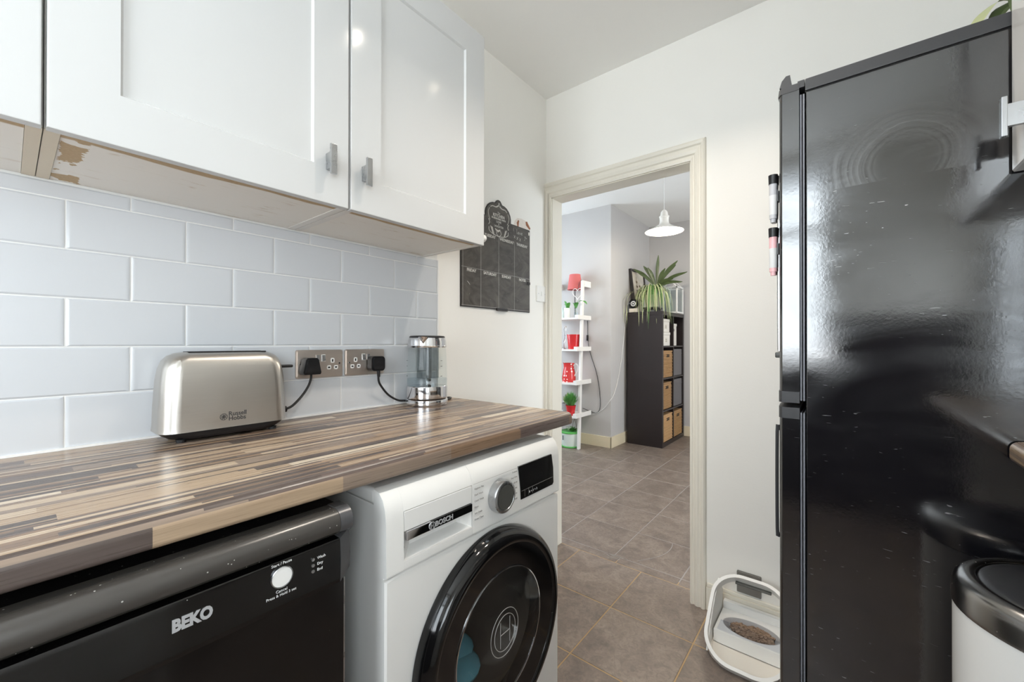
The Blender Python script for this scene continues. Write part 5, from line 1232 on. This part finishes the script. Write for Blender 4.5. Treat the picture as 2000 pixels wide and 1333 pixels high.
fabric_box(R0, R1, cells[2], 'grey fabric storage box in the second row of the bookcase')
fabric_box(R0, R1, cells[1], 'grey fabric storage box in the third row of the bookcase')
def card_box(y0, y1, z0, h, label, cat='storage box', tall=False):
    t = thing('card_box', label, cat, (-0.4, (y0 + y1) / 2, z0))
    MB().box(-0.56, -0.245, y0, y1, z0 + 0.0008, z0 + h - 0.03, 0.002).build('box_body', M['card_white'], t)
    MB().box(-0.564, -0.241, y0 - 0.003, y1 + 0.003, z0 + h - 0.0295, z0 + h, 0.002).build('lid', M['card_white'], t)
    yc = (y0 + y1) / 2
    if tall:
        MB().lathe([(0.018, 0), (0.018, 0.001), (0.0, 0.001)], 16, mtx=frame('+x', (-0.2452, yc - 0.02, z0 + h - 0.075))).build('finger_hole', M['dark_hole'], t)
    else:
        MB().box(-0.2452, -0.2440, yc - 0.035, yc + 0.035, z0 + h * 0.25, z0 + h * 0.6).build('paper_label', M['paper'], t)
        for dz in (0.32, 0.44): MB().box(-0.2441, -0.2436, yc - 0.024, yc + 0.024, z0 + h * dz, z0 + h * dz + 0.004).build('print_line', M['print_dark'], t)
card_box(L0 + 0.01, L1 - 0.045, cells[3], 0.150, 'white lidded storage box in the top cube, lower of two')
card_box(L0 + 0.01, L1 - 0.060, cells[3] + 0.151, 0.145, 'white lidded storage box in the top cube, upper of two')
card_box(R0 - 0.005, R0 + 0.15, cells[3], 0.255, 'tall white file box in the top right cube of the bookcase', 'file box', True)

# things on top of the bookcase
pf_ = thing('picture_frame', 'black framed botanical print leaning on the wall on the bookcase', 'picture', (-0.62, 4.72, BZ))
lean = Matrix.Translation((-0.585, 4.73, BZ + 0.0015)) @ Matrix.Rotation(math.radians(-6.5), 4, 'Y')
fm = MB()
W, H, B = 0.41, 0.52, 0.022
for a in ((-W / 2, W / 2, 0, B), (-W / 2, W / 2, H - B, H), (-W / 2, -W / 2 + B, B, H - B), (W / 2 - B, W / 2, B, H - B)):
    fm.box(-0.010, 0.018, a[0], a[1], a[2], a[3], 0.001, mtx=lean)
fm.build('frame', M['black_frame'], pf_)
MB().box(-0.006, 0.004, -W / 2 + B, W / 2 - B, B, H - B, mtx=lean).build('mount', M['paper'], pf_)
pr_ = MB()
for s, yy in ((1, -0.045), (0.8, 0.035), (0.7, 0.075)):
    for k in range(5):
        z = 0.14 + 0.055 * k * s
        for sg in (-1, 1):
            pts = [(lean @ Vector((0.0046, yy, z))), (lean @ Vector((0.0046, yy + sg * 0.035 * s * (1 - k * 0.12), z + 0.035)))]
            pr_.tube(pts, lambda t: 0.001 + 0.008 * math.sin(PI * t), 6) if False else pr_.tube([pts[0], (pts[0] + pts[1]) / 2, pts[1]], lambda t: 0.001 + 0.007 * math.sin(PI * t), 6)
    pr_.tube([(lean @ Vector((0.0046, yy, 0.10))), (lean @ Vector((0.0046, yy, 0.14 + 0.3 * s)))], 0.002, 6)
pr_.build('botanical_print', M['ink'], pf_)
ckk = thing('clock', 'small round black and white clock at the bookcase top corner', 'clock', (-0.555, 4.425, BZ))
MB().box(-0.602, -0.508, 4.412, 4.450, BZ + 0.0008, BZ + 0.045, 0.004).build('stand', M['paper'], ckk)
MB().lathe([(0.0, 0), (0.052, 0), (0.054, 0.004), (0.054, 0.022), (0.048, 0.026), (0.043, 0.020), (0, 0.020)], 32, mtx=frame('-y', (-0.553, 4.436, BZ + 0.098))).build('case', M['black_gloss'], ckk)
MB().lathe([(0.030, 0.0205), (0.030, 0.0225), (0.019, 0.0225), (0.019, 0.0205)], 28, mtx=frame('-y', (-0.553, 4.436, BZ + 0.098)), cap=False).build('dial_ring', M['print_white'], ckk)
MB().lathe([(0.010, 0.0205), (0.010, 0.0230), (0.0, 0.0230)], 20, mtx=frame('-y', (-0.553, 4.436, BZ + 0.098))).build('dial_centre', M['print_white'], ckk)

sp_ = thing('spider_plant', 'large spider plant in a cream pot trailing over the bookcase front', 'plant', (-0.40, 4.60, BZ))
PC = Vector((-0.405, 4.60, 0))
MB().box(-0.49, -0.32, 4.515, 4.685, BZ + 0.040, BZ + 0.060, 0.003).box(-0.475, -0.455, 4.53, 4.67, BZ + 0.0008, BZ + 0.040).box(-0.355, -0.335, 4.53, 4.67, BZ + 0.0008, BZ + 0.040).build('wooden_stand', M['black_brown'], sp_)
MB().lathe([(0, BZ + 0.0605), (0.068, BZ + 0.0605), (0.085, BZ + 0.19), (0.088, BZ + 0.20), (0.080, BZ + 0.20), (0, BZ + 0.185)], 32, center=(PC.x, PC.y, 0), cap=False).build('pot', mat('cream_pot', srgb(206, 204, 178), 0.5), sp_)
rn = random.Random(11)
for k in range(110):                                   # narrow arching blades that hang over the pot
    a = rn.uniform(0, 2 * PI)
    if rn.random() < 0.72: a = rn.uniform(-PI * 0.98, 0.15)
    L = rn.uniform(0.12, 0.22); dr_ = rn.uniform(0.18, 0.46)
    dvec = Vector((math.cos(a), math.sin(a), 0))
    c0 = PC + Vector((0, 0, BZ + 0.20)) + dvec * 0.03
    zt_ = max(BZ + 0.225 - dr_, BZ - 0.20)
    e = c0 + dvec * L; e.z = zt_
    if e.y > 4.40 and e.x < -0.235 and e.z < BZ + 0.01: e.z = BZ + 0.012 + rn.uniform(0, .03)
    P = [c0, c0 + dvec * L * 0.35 + Vector((0, 0, rn.uniform(0.05, 0.12))), c0 + dvec * L * 0.8 + Vector((0, 0, rn.uniform(-0.02, 0.04))), e]
    wv_ = rn.uniform(0.0035, 0.0065)
    MB().blade(catmull(P, 4), lambda t, w=wv_: w * (0.5 + 0.8 * t) * (1 - t ** 3) + 0.0004).build('leaf', M['pale_leaf'] if rn.random() < 0.7 else M['green'], sp_)
for tip in ((-0.640, 4.36, BZ - 0.12), (-0.665, 4.38, BZ - 0.06), (-0.60, 4.345, BZ - 0.14), (-0.46, 4.345, BZ - 0.16), (-0.42, 4.35, BZ - 0.13), (-0.17, 4.47, BZ - 0.20), (-0.19, 4.50, BZ - 0.14), (-0.16, 4.44, BZ - 0.17)):
    c0 = PC + Vector((0, 0, BZ + 0.20)); t_ = Vector(tip)
    P = [c0, c0 + (t_ - c0) * 0.35 + Vector((0, 0, 0.16)), c0 + Vector(((t_ - c0).x * 0.9, (t_ - c0).y * 0.97, 0.0)) + Vector((0, 0, -0.02)), t_]
    MB().blade(catmull(P, 5), lambda t: 0.006 * (0.5 + 0.8 * t) * (1 - t ** 4) + 0.0004).build('leaf', M['pale_leaf'], sp_)
crown = PC + Vector((0.045, 0, BZ + 0.27))
for tip, w in (((-0.335, 4.60, 2.115), 0.015), ((-0.610, 4.56, 1.985), 0.018), ((-0.50, 4.58, 2.01), 0.018), ((-0.12, 4.58, 2.025), 0.018), ((-0.15, 4.62, 1.99), 0.018), ((-0.025, 4.60, 1.895), 0.016), ((-0.07, 4.58, 1.79), 0.016), ((-0.16, 4.56, 1.83), 0.018), ((-0.55, 4.56, 1.93), 0.015), ((-0.24, 4.54, 1.95), 0.016), ((-0.44, 4.55, 1.98), 0.016)):
    t_ = Vector(tip); mid = (crown + t_) / 2 + Vector((0, 0, 0.035))
    MB().blade(catmull([PC + Vector((0.02, 0, BZ + 0.19)), crown, mid, t_], 5), lambda s, w=w: 0.003 + w * max(0, math.sin(PI * max(0, (s - 0.42) / 0.58))) ** 0.8, side=(t_ - crown).normalized().cross(Vector((0.35, -0.75, -0.45))), fold=0.25).build('broad_leaf', M['dark_leaf'], sp_)

lt = thing('lantern', 'white glass house-shaped lantern on the bookcase behind the plant', 'lantern', (-0.26, 4.92, BZ))
lx0, lx1, ly0, ly1, lz = -0.345, -0.195, 4.80, 5.02, BZ + 0.300
fm = MB(); r_ = 0.0075
for x in (lx0, lx1):
    for y in (ly0, ly1): fm.box(x - r_, x + r_, y - r_, y + r_, BZ + 0.016, lz)
for z in (BZ + 0.009, lz):
    for x in (lx0, lx1): fm.box(x - r_, x + r_, ly0 - r_, ly1 + r_, z - 0.008, z + 0.008)
    for y in (ly0, ly1): fm.box(lx0, lx1, y - r_, y + r_, z - 0.008, z + 0.008)
xm = (lx0 + lx1) / 2
for y in (ly0, ly1):
    for x in (lx0, lx1): fm.tube([(x, y, lz), (xm, y, lz + 0.075)], 0.006, 6)
fm.tube([(xm, ly0, lz + 0.075), (xm, ly1, lz + 0.075)], 0.006, 6)
fm.build('frame', M['shelf_white'], lt)
for x in (lx0, lx1): MB().box(x - 0.001, x + 0.001, ly0 + r_, ly1 - r_, BZ + 0.018, lz - 0.009).build('pane', M['glass'], lt)
for y in (ly0, ly1): MB().box(lx0 + r_, lx1 - r_, y - 0.001, y + 0.001, BZ + 0.018, lz - 0.009).build('pane', M['glass'], lt)
